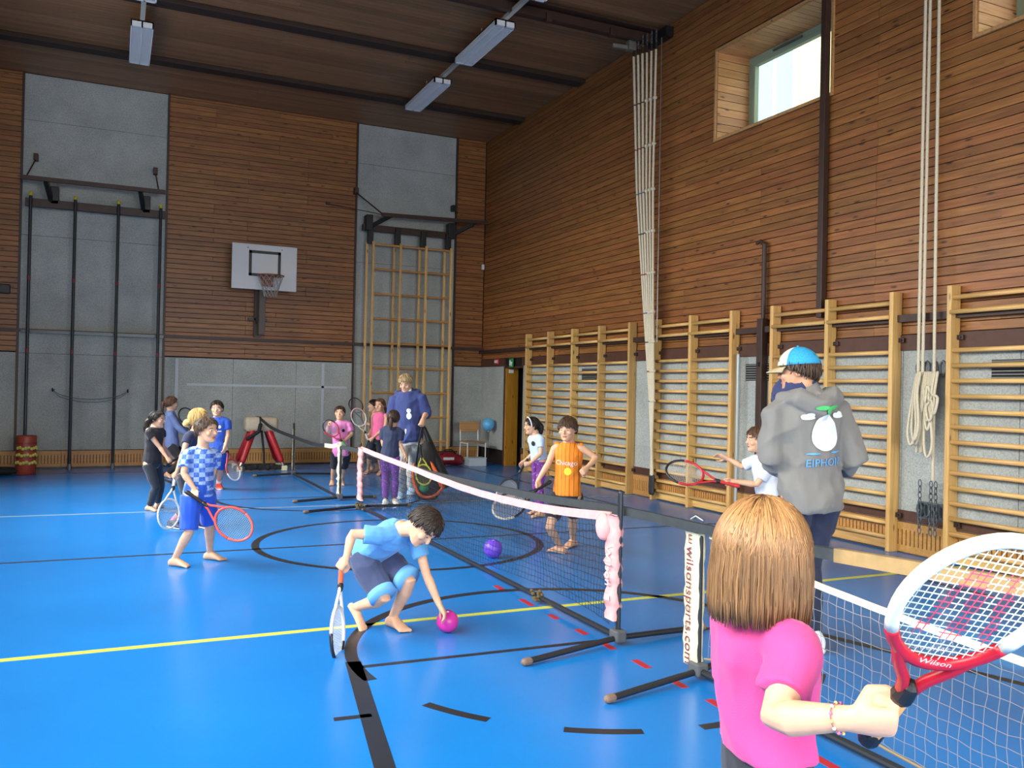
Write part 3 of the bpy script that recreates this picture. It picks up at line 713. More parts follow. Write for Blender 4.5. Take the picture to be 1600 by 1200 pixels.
for y in (5.70, 5.58, 5.53):
    b = MB()
    for q in range(9):
        c = V(6.89, y, .70-.055*q); ax = V(.016, 0, 0) if q % 2 else V(0, .018, 0)
        b.tube([c+ax*math.cos(t)+V(0, 0, .036)*math.sin(t) for t in np.linspace(0, 2*math.pi, 10)], .005, 5, False)
    b.obj('chain', MATS['grey iron'], hc)

# ---- vaulting buck
bk = empty('vaulting_buck', (2.35, 15.6, 0), 'beige vaulting buck with red padded legs and black straps', 'vaulting buck')
bd = MB(); bd.box((2.37, 15.6, .80), (.56, .36, .26), None, .06); bd = bd.obj('body', M_BEIGE, bk, None, True)
b = MB(); b.box((2.33, 15.6, .805), (.03, .372, .268), None, .01); b.obj('strap', M_BLACK, bd)
for sx in (-1, 1):
    for sy in (-1, 1):
        top = V(2.36+sx*.13, 15.6+sy*.11, .70); bot = V(2.36+sx*.36, 15.6+sy*.30, .09)
        m_ = top*.15+bot*.85
        lg = MB().tube([top, m_], [.062, .052], 10).obj('leg', M_REDPAD, bk, None, True)
        MB().tube([m_, bot], [.03, .028], 8).obj('leg_tube', M_STEEL, lg)
        MB().box(bot+V(sx*.02, 0, -.045), (.10, .07, .09), None, .015).obj('foot', M_CREAM, lg)
b = MB(); b.box((2.36, 15.35, .06), (.80, .10, .07), None, .02); b.tube([(2.36, 15.42, .68), (2.40, 15.40, .30), (2.40, 15.36, .06)], .02); b.tube([(2.12, 15.38, .56), (2.3, 15.36, .68), (2.33, 15.38, .80)], .035)
for k in range(9): b.ell((2.05+.07*k, 15.33+.02*(k % 3), .06+.02*(k % 2)), [(.06, 0, 0), (0, .05, 0), (0, 0, .05)], 8, 5)
b.obj('slack_strap', M_BLACKRUB, bk)
for x in (1.93, 2.02): MB().tube([(x, 15.27, .055), (x, 15.31, .055)], .055, 12, False).obj('wheel', M_BLACK, bk)

# ---- chair, balloon, box, bags, ball barrel
ch = empty('stacking_chair', (6.48, 15.75, 0), 'school chair with pale wooden seat and white tube frame', 'chair')
cx0, cx1, cy0, cy1 = 6.29, 6.67, 15.56, 15.94
for x in (cx0, cx1):
    MB().tube([(x, cy0, .01), (x, cy0, .44)], .012, 8).obj('leg', M_WHITE, ch); MB().tube([(x, cy1+.05, .01), (x, cy1, .44), (x, cy1+.04, .82)], .012, 8).obj('leg', M_WHITE, ch)
    MB().tube([(x, cy0, .43), (x, cy1, .43)], .012, 8).obj('side_rail', M_WHITE, ch)
M_CHW = wood_mat('beech ply', '#a47a4c', '#c19562', axis=0, spread=.1, knots=False)
MB().box((6.48, 15.75, .455), (.42, .40, .02), None, .008).obj('seat', M_CHW, ch)
MB().box((6.48, 15.965, .74), (.42, .02, .20), None, .008).obj('backrest', M_CHW, ch)
bx_ = empty('plastic_box', (6.45, 15.6, 0), 'low white plastic box on the floor under the chair', 'box')
b = MB(); b.box((6.46, 15.56, .01), (.36, .25, .02))
for s in (-1, 1): b.box((6.46+s*.175, 15.56, .075), (.012, .25, .15)); b.box((6.46, 15.56+s*.12, .075), (.36, .012, .15))
b.obj('tub', mat('milky plastic', '#c9d6de', .4), bx_); MB().box((6.46, 15.56, .153), (.38, .27, .012), None, .004).obj('rim', mat('milky plastic', '#c9d6de', .4), bx_)
bc = at(763, 663, fdist((6.72, 15.85, .8)))
bal = empty('balloon', bc, 'light blue balloon resting against the chair back', 'balloon')
b = MB(); n = 16; vs = []
b.ell(bc, [(.125, 0, 0), (0, .125, 0), (0, 0, .128)], 20, 14); b.obj('skin', mat('blue balloon', '#62b4e6', .25), bal, None, True)
b = MB(); b.tube([bc-V(0, 0, .125), bc-V(0, 0, .145)], [.006, .014], 8); b.obj('knot', mat('blue balloon', '#62b4e6', .25), bal)
b = MB(); b.tube([bc-V(0, 0, .14), bc-V(-.01, 0, .45), V(bc[0]+.02, bc[1], .01)], .003, 5); b.obj('string', M_BLACK, bal)
bg = empty('sports_bag', (5.95, 15.75, 0), 'red sports bag lying by the ladder foot', 'bag')
c = V(5.93, 15.72, .13)
b = MB(); b.loft([(c+V(t*.30, 0, -.01+.02*math.cos(t*3)), (0, 1, 0), (0, 0, 1), .15*(1-.35*abs(t)**3), .125*(1-.3*abs(t)**3)) for t in np.linspace(-1, 1, 11)]); b.obj('bag_body', mat('dark red nylon', '#8c1c2a', .5, var=.2, vscale=12), bg, None, True)
b = MB(); b.tube([c+V(-.15, -.08, .10), c+V(-.08, -.10, .18), c+V(.05, -.10, .18), c+V(.14, -.08, .10)], .014); b.tube([c+V(-.2, .0, .13), c+V(0, .02, .14), c+V(.2, 0, .13)], .012); b.obj('handle', M_BLACK, bg)
MB().box(c+V(-.02, -.145, .01), (.22, .012, .05)).obj('side_print', M_WHITE, bg)
k2 = empty('kit_bag', (-1.62, 15.6, 0), 'black bag on the floor at the left picture edge', 'bag')
b = MB(); b.loft([(V(-1.62+t*.34, 15.6, .06), (0, 1, 0), (0, 0, 1), .16*(1-.5*abs(t)**3), .065*(1-.5*abs(t)**2)) for t in np.linspace(-1, 1, 9)]); b.obj('bag_body', M_BLACKRUB, k2, None, True)
b = MB(); b.tube([(-1.75, 15.48, .10), (-1.65, 15.44, .15), (-1.5, 15.48, .10)], .012); b.obj('handle', M_BLACK, k2)
bc_ = fl(40, 741); br = empty('ball_barrel', (bc_[0], bc_[1], 0), 'red-brown barrel printed with yellow tennis balls in the left corner', 'barrel')
M_BRL = mat('red brown barrel', '#9a3f2c', .45, var=.15, vscale=10); M_BALLY = mat('tennis ball yellow', '#c6c65a', .7)
x0, y0 = bc_[0], bc_[1]
bb_ = MB(); bb_.loft([(V(x0, y0, z), (1, 0, 0), (0, 1, 0), r, r) for z, r in ((.0, .135), (.01, .145), (.2, .147), (.5, .147), (.60, .145), (.615, .138))]); bb_ = bb_.obj('drum', M_BRL, br, None, True)
for z in (.19, .31, .42):
    for k in range(9):
        a = math.radians(200+k*17+z*50); p = V(x0+.142*math.cos(a), y0+.142*math.sin(a), z+.012*math.sin(k*2.1))
        MB().ell(p, [(.026, 0, 0), (0, .026, 0), (0, 0, .026)], 8, 6).obj('ball_print', M_BALLY, bb_, None, True)
for z in (.25, .365, .48): MB().loft([(V(x0, y0, z), (1, 0, 0), (0, 1, 0), .1485, .1485), (V(x0, y0, z+.03), (1, 0, 0), (0, 1, 0), .1485, .1485)]).obj('hoop', mat('barrel hoop', '#7d2f22', .5), bb_)

# ---- mini tennis nets
def catmull(pts, n):
    pts = [np.array(p, float) for p in pts]; out = []
    for i in range(len(pts)-1):
        P = [pts[max(i-1, 0)], pts[i], pts[i+1], pts[min(i+2, len(pts)-1)]]
        for k in range(n):
            u = k/n; out.append(.5*((2*P[1])+(-P[0]+P[2])*u+(2*P[0]-5*P[1]+4*P[2]-P[3])*u*u+(-P[0]+3*P[1]-3*P[2]+P[3])*u**3))
    out.append(pts[-1]); return out
def strip(b, pts, h, t, side=(1, 0, 0), lean=0.0, wob=0.0, seed=1):
    """fabric band of height h along a curve"""
    r = random.Random(seed); vs = []; fs = []; s = np.array(side, float)
    for i, p in enumerate(pts):
        w = r.uniform(-1, 1)*wob; up = V(0, 0, 1)*h/2; o = s*t/2
        q = np.array(p)+s*w
        vs += [q-up-o+s*lean, q-up+o+s*lean, q+up+o, q+up-o]
    for i in range(len(pts)-1):
        a = 4*i
        for k in range(4): fs.append([a+k, a+(k+1) % 4, a+4+(k+1) % 4, a+4+k])
    e = 4*(len(pts)-1); fs += [[0, 3, 2, 1], [e, e+1, e+2, e+3]]
    return b.add(vs, fs)
def netting(top, bot, cell, rad, seed=2, wave=.0):
    """mesh of cords between a top and a bottom curve (equal point counts)"""
    b = MB(); n = len(top); L = sum(np.linalg.norm(top[i+1]-top[i]) for i in range(n-1)); nv = int(L/cell); rows = max(2, int(np.mean([t[2]-q[2] for t, q in zip(top, bot)])/cell))
    def P(u, v):
        t = u*(n-1); i = min(int(t), n-2); f = t-i
        a = top[i]*(1-f)+top[i+1]*f; c = bot[i]*(1-f)+bot[i+1]*f
        p = a*(1-v)+c*v; p = p+V(wave*math.sin(u*23+v*3)*math.sin(math.pi*v), 0, 0); return p
    def cordseg(pts):
        vs = []; fs = []
        for i, p in enumerate(pts):
            t = nrm(pts[min(i+1, len(pts)-1)]-pts[max(i-1, 0)]); s = nrm(np.cross(t, V(1, .05, .03))); w = np.cross(t, s)
            for k in range(3):
                a = 2*math.pi*k/3; vs.append(p+s*rad*math.cos(a)+w*rad*math.sin(a))
        for i in range(len(pts)-1):
            for k in range(3): fs.append([3*i+k, 3*i+(k+1) % 3, 3*i+3+(k+1) % 3, 3*i+3+k])
        b.add(vs, fs)
    r = random.Random(seed)
    for i in range(nv+1): 
        jit = [r.uniform(-.12, .12)*cell/L for _ in range(rows+1)]
        cordseg([P(min(1, max(0, i/nv+jit[j])), j/rows) for j in range(rows+1)])
    for j in range(rows+1): cordseg([P(i/nv, j/rows)+V(0, 0, r.uniform(-.1, .1)*cell) for i in range(nv+1)])
    return b
def stand(root, x, y, h, legs=True, dirs=((-.68, -.16), (.66, .06)), pr=.016):
    MB().tube([(x, y, .05), (x, y, h)], pr, 10).obj('post', M_DKSTEEL if False else mat('black steel tube', '#2b2f33', .4, metal=.3), root)
    MB().box((x, y, .055), (.07, .09, .07), None, .012).obj('corner_joint', mat('grey joint', '#54585a', .5), root)
    for dx, dy in dirs:
        lg = MB().tube([(x, y, .04), (x+dx, y+dy, .022)], .017, 10).obj('floor_leg', mat('black steel tube', '#2b2f33', .4, metal=.3), root)
        e = V(x+dx, y+dy, .022); u = nrm(V(dx, dy, 0)); MB().tube([e-u*.02, e+u*.012], .021, 10).obj('end_cap', mat('worn brown cap', '#7b6656', .7), lg)
M_TUBE = mat('black steel tube', '#2b2f33', .4, metal=.3)
NX = 2.75
# net B: pink tape
nB = empty('tennis_net', (NX, 7.3, 0), 'mini tennis net with pink top tape across the middle of the hall', 'net', 'mini tennis nets')
stand(nB, NX, 4.36, .90); stand(nB, NX, 10.28, .80)
MB().tube([(NX, 4.36, .045), (NX, 10.28, .045)], .018, 10).obj('floor_bar', M_TUBE, nB)
topB = catmull([V(NX, 4.46, .745), V(NX, 5.35, .675), V(NX, 6.5, .645), V(NX, 7.5, .66), V(NX, 8.4, .69), V(NX, 9.4, .715), V(NX, 10.24, .745)], 8)
b = MB(); strip(b, topB, .055, .012, wob=.003); b.obj('top_tape', M_PINKF, nB, None, False)
botB = [V(NX+.02*math.sin(i*.3), p[1], .10+.03*math.sin(i*.21)) for i, p in enumerate(topB)]
tag(netting([p-V(0, 0, .02) for p in topB], botB, .042, .0019, 3, .02).obj('netting', mat('black net cord', '#1d2126', .8), nB), kind='stuff')
def sleeve(root, x, y, z0, z1, w, m, side, seed, wob=.006, ruck=0.02):
    """fabric sleeve hanging on the post"""
    r = random.Random(seed); b = MB(); n = 22; vs = []; fs = []
    for i in range(n+1):
        z = z0+(z1-z0)*i/n; k = 1+r.uniform(-.10, .10)*ruck/.02; o = r.uniform(-wob, wob)
        for (dy, dx) in ((-w*k, -.020), (w*.35*k, -.022), (w*.35*k, .022), (-w*k, .020)): vs.append(V(x+dx+o, y+side*dy*-1, z))
    for i in range(n):
        a = 4*i
        for q in range(4): fs.append([a+q, a+(q+1) % 4, a+4+(q+1) % 4, a+4+q])
    e = 4*n; fs += [[0, 1, 2, 3], [e+3, e+2, e+1, e]]
    o = b.add(vs, fs).obj('post_sleeve', m, root, None, True); return o
slB = sleeve(nB, NX-.01, 4.38, .14, .76, .085, M_PINKF, 1, 4, .010, .05)
sleeve(nB, NX-.01, 10.26, .12, .76, .10, M_PINKF, -1, 6, .010, .05)
b = MB(); b.ell((NX-.03, 4.50, .68), [(.04, 0, 0), (0, .07, 0), (0, 0, .085)], 12, 8); b.obj('gathered_fold', M_PINKF, nB, None, True)
b = MB(); rr = random.Random(9)
for k in range(26): b.ell(V(NX-.02, 5.42, .055)+V(rr.uniform(-.035, .035), rr.uniform(-.05, .05), rr.uniform(-.03, .04)), [(.014, 0, 0), (0, .02, 0), (0, 0, .012)], 6, 4)
b.obj('dust_clump', mat('brown fluff', '#5d5238', .95), nB)
b = MB(); 
for k in range(20): b.ell(V(NX-.02, 10.15, .045)+V(rr.uniform(-.05, .05), rr.uniform(-.09, .09), rr.uniform(-.02, .04)), [(.016, 0, 0), (0, .022, 0), (0, 0, .014)], 6, 4)
b.obj('dust_clump', MATS['brown fluff'], nB)
# net A: far short net, cream
NXA = 2.72
nA = empty('tennis_net', (NXA, 12.8, 0), 'short far net stand with cream sleeves in front of the vaulting buck', 'net', 'mini tennis nets')
stand(nA, NXA, 14.40, .86, dirs=((-.62, -.05), (.66, .0))); stand(nA, NXA, 11.16, .70, dirs=((-.6, -.1), (.5, .1)))
MB().tube([(NXA, 11.16, .04), (NXA, 14.40, .04)], .017, 10).obj('floor_bar', M_TUBE, nA)
sleeve(nA, NXA, 14.40, .10, .78, .030, mat('mottled cream fabric', '#b7ad8a', .85, color2='#6e675a', vscale=40), 1, 8, .006, .03)
slA = sleeve(nA, NXA, 11.18, .06, .745, .075, M_CREAM, 1, 11, .012, .05)
# net C: near, cream tape
NXC = 2.82
nC = empty('tennis_net', (NXC, 2.0, 0), 'mini tennis net with cream tape beside the girl in pink', 'net', 'mini tennis nets')
stand(nC, NXC, 3.68, .74, dirs=((-.62, -.13), (.55, .25))); 
stand(nC, NXC, -2.2, .80)
MB().tube([(NXC, -2.2, .045), (NXC, 3.68, .045)], .018, 10).obj('floor_bar', M_TUBE, nC)
topC = catmull([V(NXC, 3.60, .765), V(NXC, 2.9, .675), V(NXC, 1.9, .612), V(NXC, .9, .60), V(NXC, -.4, .65), V(NXC, -2.15, .76)], 8)
b = MB(); strip(b, topC, .028, .010, wob=.002); b.obj('top_tape', M_CREAM, nC)
botC = [V(NXC+.015*math.sin(i*.4), p[1], .13+.03*math.sin(i*.3)) for i, p in enumerate(topC)]
tag(netting(topC, botC, .052, .0013, 5, .02).obj('netting', mat('grey net cord light', '#6f797d', .8), nC), kind='stuff')
b = MB(); b.tube([p+V(-.02, 0, .0) for p in botC], .006, 6); b.obj('bottom_cord', mat('tan cord', '#8b7a58', .9), nC)
slC = sleeve(nC, NXC, 3.70, .06, .765, .085, M_CREAM, 1, 13, .004, .02)

# ---- long strap strung above the nets
def band_obj():
    root = empty('strap_barrier', (NX+.04, 6, .7), 'long dark fabric strap strung above the nets, painted sunlit near the right', 'strap')
    X = NX+.045
    far = catmull([V(2.33, 15.38, .90), V(2.44, 14.6, .76), V(2.62, 12.6, .66), V(2.68, 11.9, .675)], 8)
    b = MB(); strip(b, far, .05, .014); b.obj('dark_section', M_BLACKRUB, root)
    b = MB(); strip(b, catmull([V(2.68, 11.9, .675), V(2.70, 11.5, .69), V(2.72, 11.14, .745)], 6), .055, .016); b.obj('cream_or_sunlit_section', M_CREAM, root)
    mid = catmull([V(2.73, 11.12, .70), V(X, 10.2, .70), V(X, 8.05, .675), V(X, 5.73, .725), V(X, 4.42, .785), V(X, 3.5, .80), V(X, 2.72, .828)], 10)
    b = MB(); strip(b, mid, .05, .03); b.obj('dark_section', mat('charcoal foam', '#33393b', .7, var=.15, vscale=25), root)
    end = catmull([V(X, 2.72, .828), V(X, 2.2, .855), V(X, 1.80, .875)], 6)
    b = MB(); strip(b, end, .058, .034); b.obj('cream_or_sunlit_section', mat('painted sunlit foam', '#7f6c4a', .8, var=.12, vscale=18), root)  # stretch of the dark strap with its sunlight painted in as tan
    b = MB(); strip(b, catmull([V(X, 1.80, .875), V(X, .5, .9), V(X, -2.0, .8)], 6), .05, .03); b.obj('dark_section', MATS['charcoal foam'], root)
    b = MB(); b.tube([V(X, 3.63, .84), V(X-.02, 3.66, .86), V(X-.03, 3.69, .84)], .008); b.obj('clip', M_STEEL, root)
band_obj()

# ---- balls
def ball(c, r, color, label, rough=.35, nub=True):
    o = empty('ball', c-V(0, 0, r), label, 'ball'); MB().ell(c, [(r, 0, 0), (0, r, 0), (0, 0, r)], 28, 18).obj('shell', mat(label, color, rough), o, None, True)
    b = MB(); b.ell(c+V(-.1, -.3, .92)*r, [(.010, 0, 0), (0, .010, 0), (0, 0, .006)], 8, 4); b.obj('valve', M_WHITE, o)
pb = fl(699, 990); ball(V(pb[0]+.01, pb[1]+.03, .068), .068, '#d4359f', 'magenta rubber ball under the bending boy\'s hand')
pp = fl(770, 872); ball(V(pp[0], pp[1], .085), .085, '#6a43d0', 'purple rubber ball on the floor behind the pink-taped net')

sp_ = on((2, 451), 1, YB-.05); tag(MB().box(sp_, (.26, .10, .16), None, .02).obj('wall_speaker', M_BLACK), 'small dark box on the boards at the left picture edge', 'speaker')
# ================================================================== PEOPLE AND RACKETS
def remesh(mb, name, m, parent, voxel, smooth=5, wr=0., wscale=9., seed=0, factor=.5):
    me = bpy.data.meshes.new(name); me.from_pydata([tuple(p) for p in mb.v], [], mb.f); me.update(); fix_normals(me)
    o = bpy.data.objects.new('tmp', me); COL.objects.link(o)
    md = o.modifiers.new('r', 'REMESH'); md.mode = 'VOXEL'; md.voxel_size = voxel; md.adaptivity = 0
    if smooth: s = o.modifiers.new('s', 'SMOOTH'); s.factor = factor; s.iterations = smooth
    dg = bpy.context.evaluated_depsgraph_get(); ev = o.evaluated_get(dg); nm = bpy.data.meshes.new_from_object(ev)
    bpy.data.objects.remove(o); bpy.data.meshes.remove(me)
    n = len(nm.vertices); co = np.empty(n*3); nm.vertices.foreach_get('co', co); co = co.reshape(-1, 3)
    if wr:
        no = np.empty(n*3); nm.vertices.foreach_get('normal', no); no = no.reshape(-1, 3)
        off = Vector((seed*3.1, seed*1.7, seed*.9))
        d = np.array([1.-2.6*abs(noise.noise(Vector((p[0]*wscale, p[1]*wscale, p[2]*wscale*.8))+off+.35*noise.noise_vector(Vector(p)*7.)))+.4*noise.noise(Vector((p[0]*wscale*2.6, p[1]*wscale*2.6, p[2]*wscale*1.8))-off)-.5 for p in co])
        co = co+no*(d*wr)[:, None]
    base = np.array(world_loc(parent)) if parent is not None else np.zeros(3)
    nm.vertices.foreach_set('co', (co-base).ravel()); nm.materials.clear(); nm.materials.append(m)
    nm.polygons.foreach_set('use_smooth', [True]*len(nm.polygons)); nm.update(); nm.name = name
    return link(name, nm, parent, base)

def solve(P, px, py, L, s=0.):
    """point on the sight line of a pixel at bone length L from P"""
    u = nrm(ray((px, py))); t = float(u@(P-CP)); foot = CP+u*t; h = np.linalg.norm(P-foot)
    if h >= L: return foot
    return CP+u*(t+s*math.sqrt(L*L-h*h))
def ik(a, c, l1, l2, pole):
    d = np.linalg.norm(c-a); 
    if d > (l1+l2)*.998: k = d/((l1+l2)*.998); l1 *= k; l2 *= k
    x = nrm(c-a); q = (l1*l1-l2*l2+d*d)/(2*d); h = math.sqrt(max(0, l1*l1-q*q)); p = nrm(pole-x*(pole@x))
    return a+x*q+p*h

def text_shape(s, size):
    cu = bpy.data.curves.new('t', 'FONT'); cu.body = s; cu.size = size; cu.align_x = 'CENTER'; cu.align_y = 'CENTER'; cu.resolution_u = 2
    o = bpy.data.objects.new('t', cu); COL.objects.link(o); dg = bpy.context.evaluated_depsgraph_get(); me = bpy.data.meshes.new_from_object(o.evaluated_get(dg))
    vs = [(v.co.x, v.co.y) for v in me.vertices]; fs = [list(p.vertices) for p in me.polygons]; bpy.data.objects.remove(o); bpy.data.meshes.remove(me); return vs, fs
def disc(cx, cy, rx, ry, n=20): return [(cx+rx*math.cos(2*math.pi*k/n), cy+ry*math.sin(2*math.pi*k/n)) for k in range(n)]
def decal(target, origin, right, up, polys, m, name='print', lift=.002):
    """flat print laid on a curved surface; polys: list of 2D point loops or (verts, faces)"""
    me = target.data; base = world_loc(target); bv = BVHTree.FromPolygons([Vector(v.co)+Vector(base) for v in me.vertices], [list(p.vertices) for p in me.polygons])
    out = nrm(np.cross(right, up)); vs = []; fs = []
    for pl in polys:
        if isinstance(pl, tuple) and len(pl) == 2 and isinstance(pl[1], list) and pl[1] and isinstance(pl[1][0], list): pv, pf = pl
        else:
            # fan with rings so that it follows the surface
            c = np.mean(np.array(pl), axis=0); n = len(pl); pv = [tuple(c)]; pf = []
            for ring in (1/3, 2/3, 1.): pv += [tuple(c+(np.array(q)-c)*ring) for q in pl]
            for k in range(n):
                k2 = (k+1) % n; pf.append([0, 1+k, 1+k2])
                for r in (0, 1): pf.append([1+r*n+k, 1+(r+1)*n+k, 1+(r+1)*n+k2, 1+r*n+k2])
        o = len(vs)
        for x, y in pv:
            p = origin+right*x+up*y; hit = bv.ray_cast(Vector(p+out*.4), Vector(-out)); vs.append(np.array(hit[0])+out*lift if hit[0] is not None else p)
        fs += [[i+o for i in f] for f in pf]
    return MB().add(vs, fs).obj(name, m, target)

def racket(g, u, n, L, spec, back=.05):
    """g grip centre, u axis towards the head, n string-bed normal"""
    u = nrm(u); n = nrm(n-u*(n@u)); w = np.cross(u, n); o = g-u*back
    root = empty('tennis_racket', o, spec['label'], 'racket', 'tennis rackets')
    def P(x, y, z=0.): return o+w*x+u*y+n*z
    a, b_ = spec.get('ha', .262)*L, spec.get('hw', .2)*L; sp_ = spec.get('split', 1.75); hc = L-a
    c1 = mat('racket '+spec['c1'], spec['c1'], .3); c2 = mat('racket '+spec['c2'], spec['c2'], .3); cs = mat('strings '+spec.get('s', '#d8dccf'), spec.get('s', '#d8dccf'), .5); cg = mat('grip '+spec.get('g', '#1a1a1c'), spec.get('g', '#1a1a1c'), .8)
    fr = .0105
    def E(t): return P(b_*math.sin(t), hc-a*math.cos(t))
    lo = [E(t) for t in np.linspace(-sp_, sp_, 31)]; hi = [E(t) for t in np.linspace(sp_, 2*math.pi-sp_, 31)]
    f = MB().tube(lo, fr, 8, False, 1., n).obj('lower_frame', c1, root, None, True); MB().tube(hi, fr, 8, False, 1., n).obj('upper_frame', c2, root, None, True)
    for s in (-1, 1):
        t = s*.62; MB().tube([P(s*.008, .29*L), P(s*.018, .35*L), P(s*.04, .42*L), E(t)], [.010, .0095, .0095, .010], 8).obj('throat', c1, root, None, True)
    MB().tube([P(0, 0), P(0, .27*L)], [.0165, .0145], 8).obj('grip', cg, root, None, True)
    MB().tube([P(0, .255*L), P(0, .30*L)], [.0185, .016], 10).obj('collar', M_BLACK, root); MB().tube([P(0, -.004), P(0, .012)], .0185, 10).obj('butt_cap', mat('butt '+spec.get('butt', '#1a1a1c'), spec.get('butt', '#1a1a1c'), .5), root)
    st = MB(); sw = MB(); k = spec.get('ns', 9); rs = spec.get('sr', .0009)
    def seg(p, q, mb): mb.tube([p, q], rs, 4, False)
    def inW(x, y):      # stencilled chevrons on the string bed
        if not spec.get('stencil'): return False
        yy = (y-hc)/a; xx = x/b_
        return abs(yy) < .55 and min(abs(xx+.38-.22*yy), abs(xx+.02+.22*yy), abs(xx-.04-.22*yy) if yy < .2 else 9, abs(xx-.40+.22*yy)) < .085
    for i in range(-k, k+1):
        x = b_*i/(k+.6); h = a*math.sqrt(1-(x/b_)**2); N = 24
        if spec.get('stencil'):
            for j in range(N):
                y0, y1 = hc-h+2*h*j/N, hc-h+2*h*(j+1)/N; seg(P(x, y0), P(x, y1), sw if inW(x, (y0+y1)/2) else st)
        else: seg(P(x, hc-h), P(x, hc+h), st)
    k2 = int(k*1.2)
    for i in range(-k2, k2+1):
        y = a*i/(k2+.6); h = b_*math.sqrt(1-(y/a)**2); N = 20
        if spec.get('stencil'):
            for j in range(N):
                x0, x1 = -h+2*h*j/N, -h+2*h*(j+1)/N; seg(P(x0, hc+y), P(x1, hc+y), sw if inW((x0+x1)/2, hc+y) else st)
        else: seg(P(-h, hc+y), P(h, hc+y), st)
    st.obj('strings', cs, root)
    if sw.v: sw.obj('stencil_strings', mat('pink stencil ink', '#d0506f', .5), root)
    if spec.get('logo'):
        vs, fs = text_shape(spec['logo'][0], spec['logo'][1]); c = P(*spec['logo'][2:4]); rt = nrm(w*spec['logo'][4]+u*spec['logo'][5]); upv = np.cross(n, rt)
        MB().add([c+rt*x+upv*y+n*.0125 for x, y in vs], fs).obj('lettering', M_WHITE, root); MB().add([c-rt*x+upv*y-n*.0125 for x, y in vs], fs).obj('lettering', M_WHITE, root)
    return root

SKIN = skin_mat('fair skin', '#d9ab8a'); SKIN2 = skin_mat('warm skin', '#cd9a76')
M_EYE = mat('eye white', '#e8e4df', .3); M_IRIS = mat('dark iris', '#2a1d15', .2); M_LIP = mat('lips', '#b9695f', .5); M_BROW = mat('brow', '#4a3424', .9)
HEAD_R = [(-.50, .10, .34, .14), (-.46, .17, .385, .03), (-.38, .235, .405, -.12), (-.26, .285, .405, -.26), (-.12, .325, .405, -.37), (.02, .35, .40, -.44), (.14, .365, .415, -.475), (.26, .355, .395, -.465), (.37, .305, .32, -.395), (.45, .21, .21, -.28), (.495, .09, .07, -.13)]
def head(b, hc, f, u, hh):
    l = np.cross(u, f)
    b.loft([(hc+u*z*hh+f*(yf+yb)/2*hh, l, f, w*hh, (yf-yb)/2*hh) for z, w, yf, yb in HEAD_R])
    b.tube([hc+(f*.385+u*.04)*hh, hc+(f*.44-u*.04)*hh, hc+(f*.475-u*.115)*hh], [.03*hh, .045*hh, .058*hh], 8)
    for s in (-1, 1):
        b.ell(hc+(l*s*.362-f*.04-u*.05)*hh, [l*.035*hh+f*.02*hh*s*0, f*.075*hh, u*.105*hh], 10, 6)
        b.ell(hc+(l*s*.2+f*.30-u*.12)*hh, [l*.10*hh, f*.10*hh, u*.10*hh], 8, 6)
    b.ell(hc+(f*.37-u*.42)*hh, [l*.09*hh, f*.06*hh, u*.06*hh], 8, 6)
def face(root, hc, f, u, hh, open_mouth=False, closed=False):
    l = np.cross(u, f); b = MB(); bi = MB(); bb = MB()
    for s in (-1, 1):
        c = hc+(l*s*.155+f*.375+u*.01)*hh
        if not closed: b.ell(c, [l*.062*hh, f*.035*hh, u*.03*hh], 10, 6); bi.ell(c+f*.018*hh, [l*.03*hh, f*.022*hh, u*.03*hh], 8, 6)
        else: bi.ell(c+f*.015*hh-u*.012*hh, [l*.06*hh, f*.02*hh, u*.008*hh], 8, 5)
        bb.tube([c+(l*s*-.06+u*.085+f*.03)*hh, c+(u*.105+f*.03)*hh, c+(l*s*.075+u*.08-f*.005)*hh], .014*hh, 6)
    if b.v: b.obj('eyes', M_EYE, root, None, True)
    bi.obj('irises', M_IRIS, root, None, True); bb.obj('eyebrows', M_BROW, root, None, True)
    m = MB(); m.ell(hc+(f*.398-u*.275)*hh, [l*.105*hh, f*.03*hh, u*(.045 if open_mouth else .026)*hh], 10, 6); m.obj('mouth', M_LIP, root, None, True)

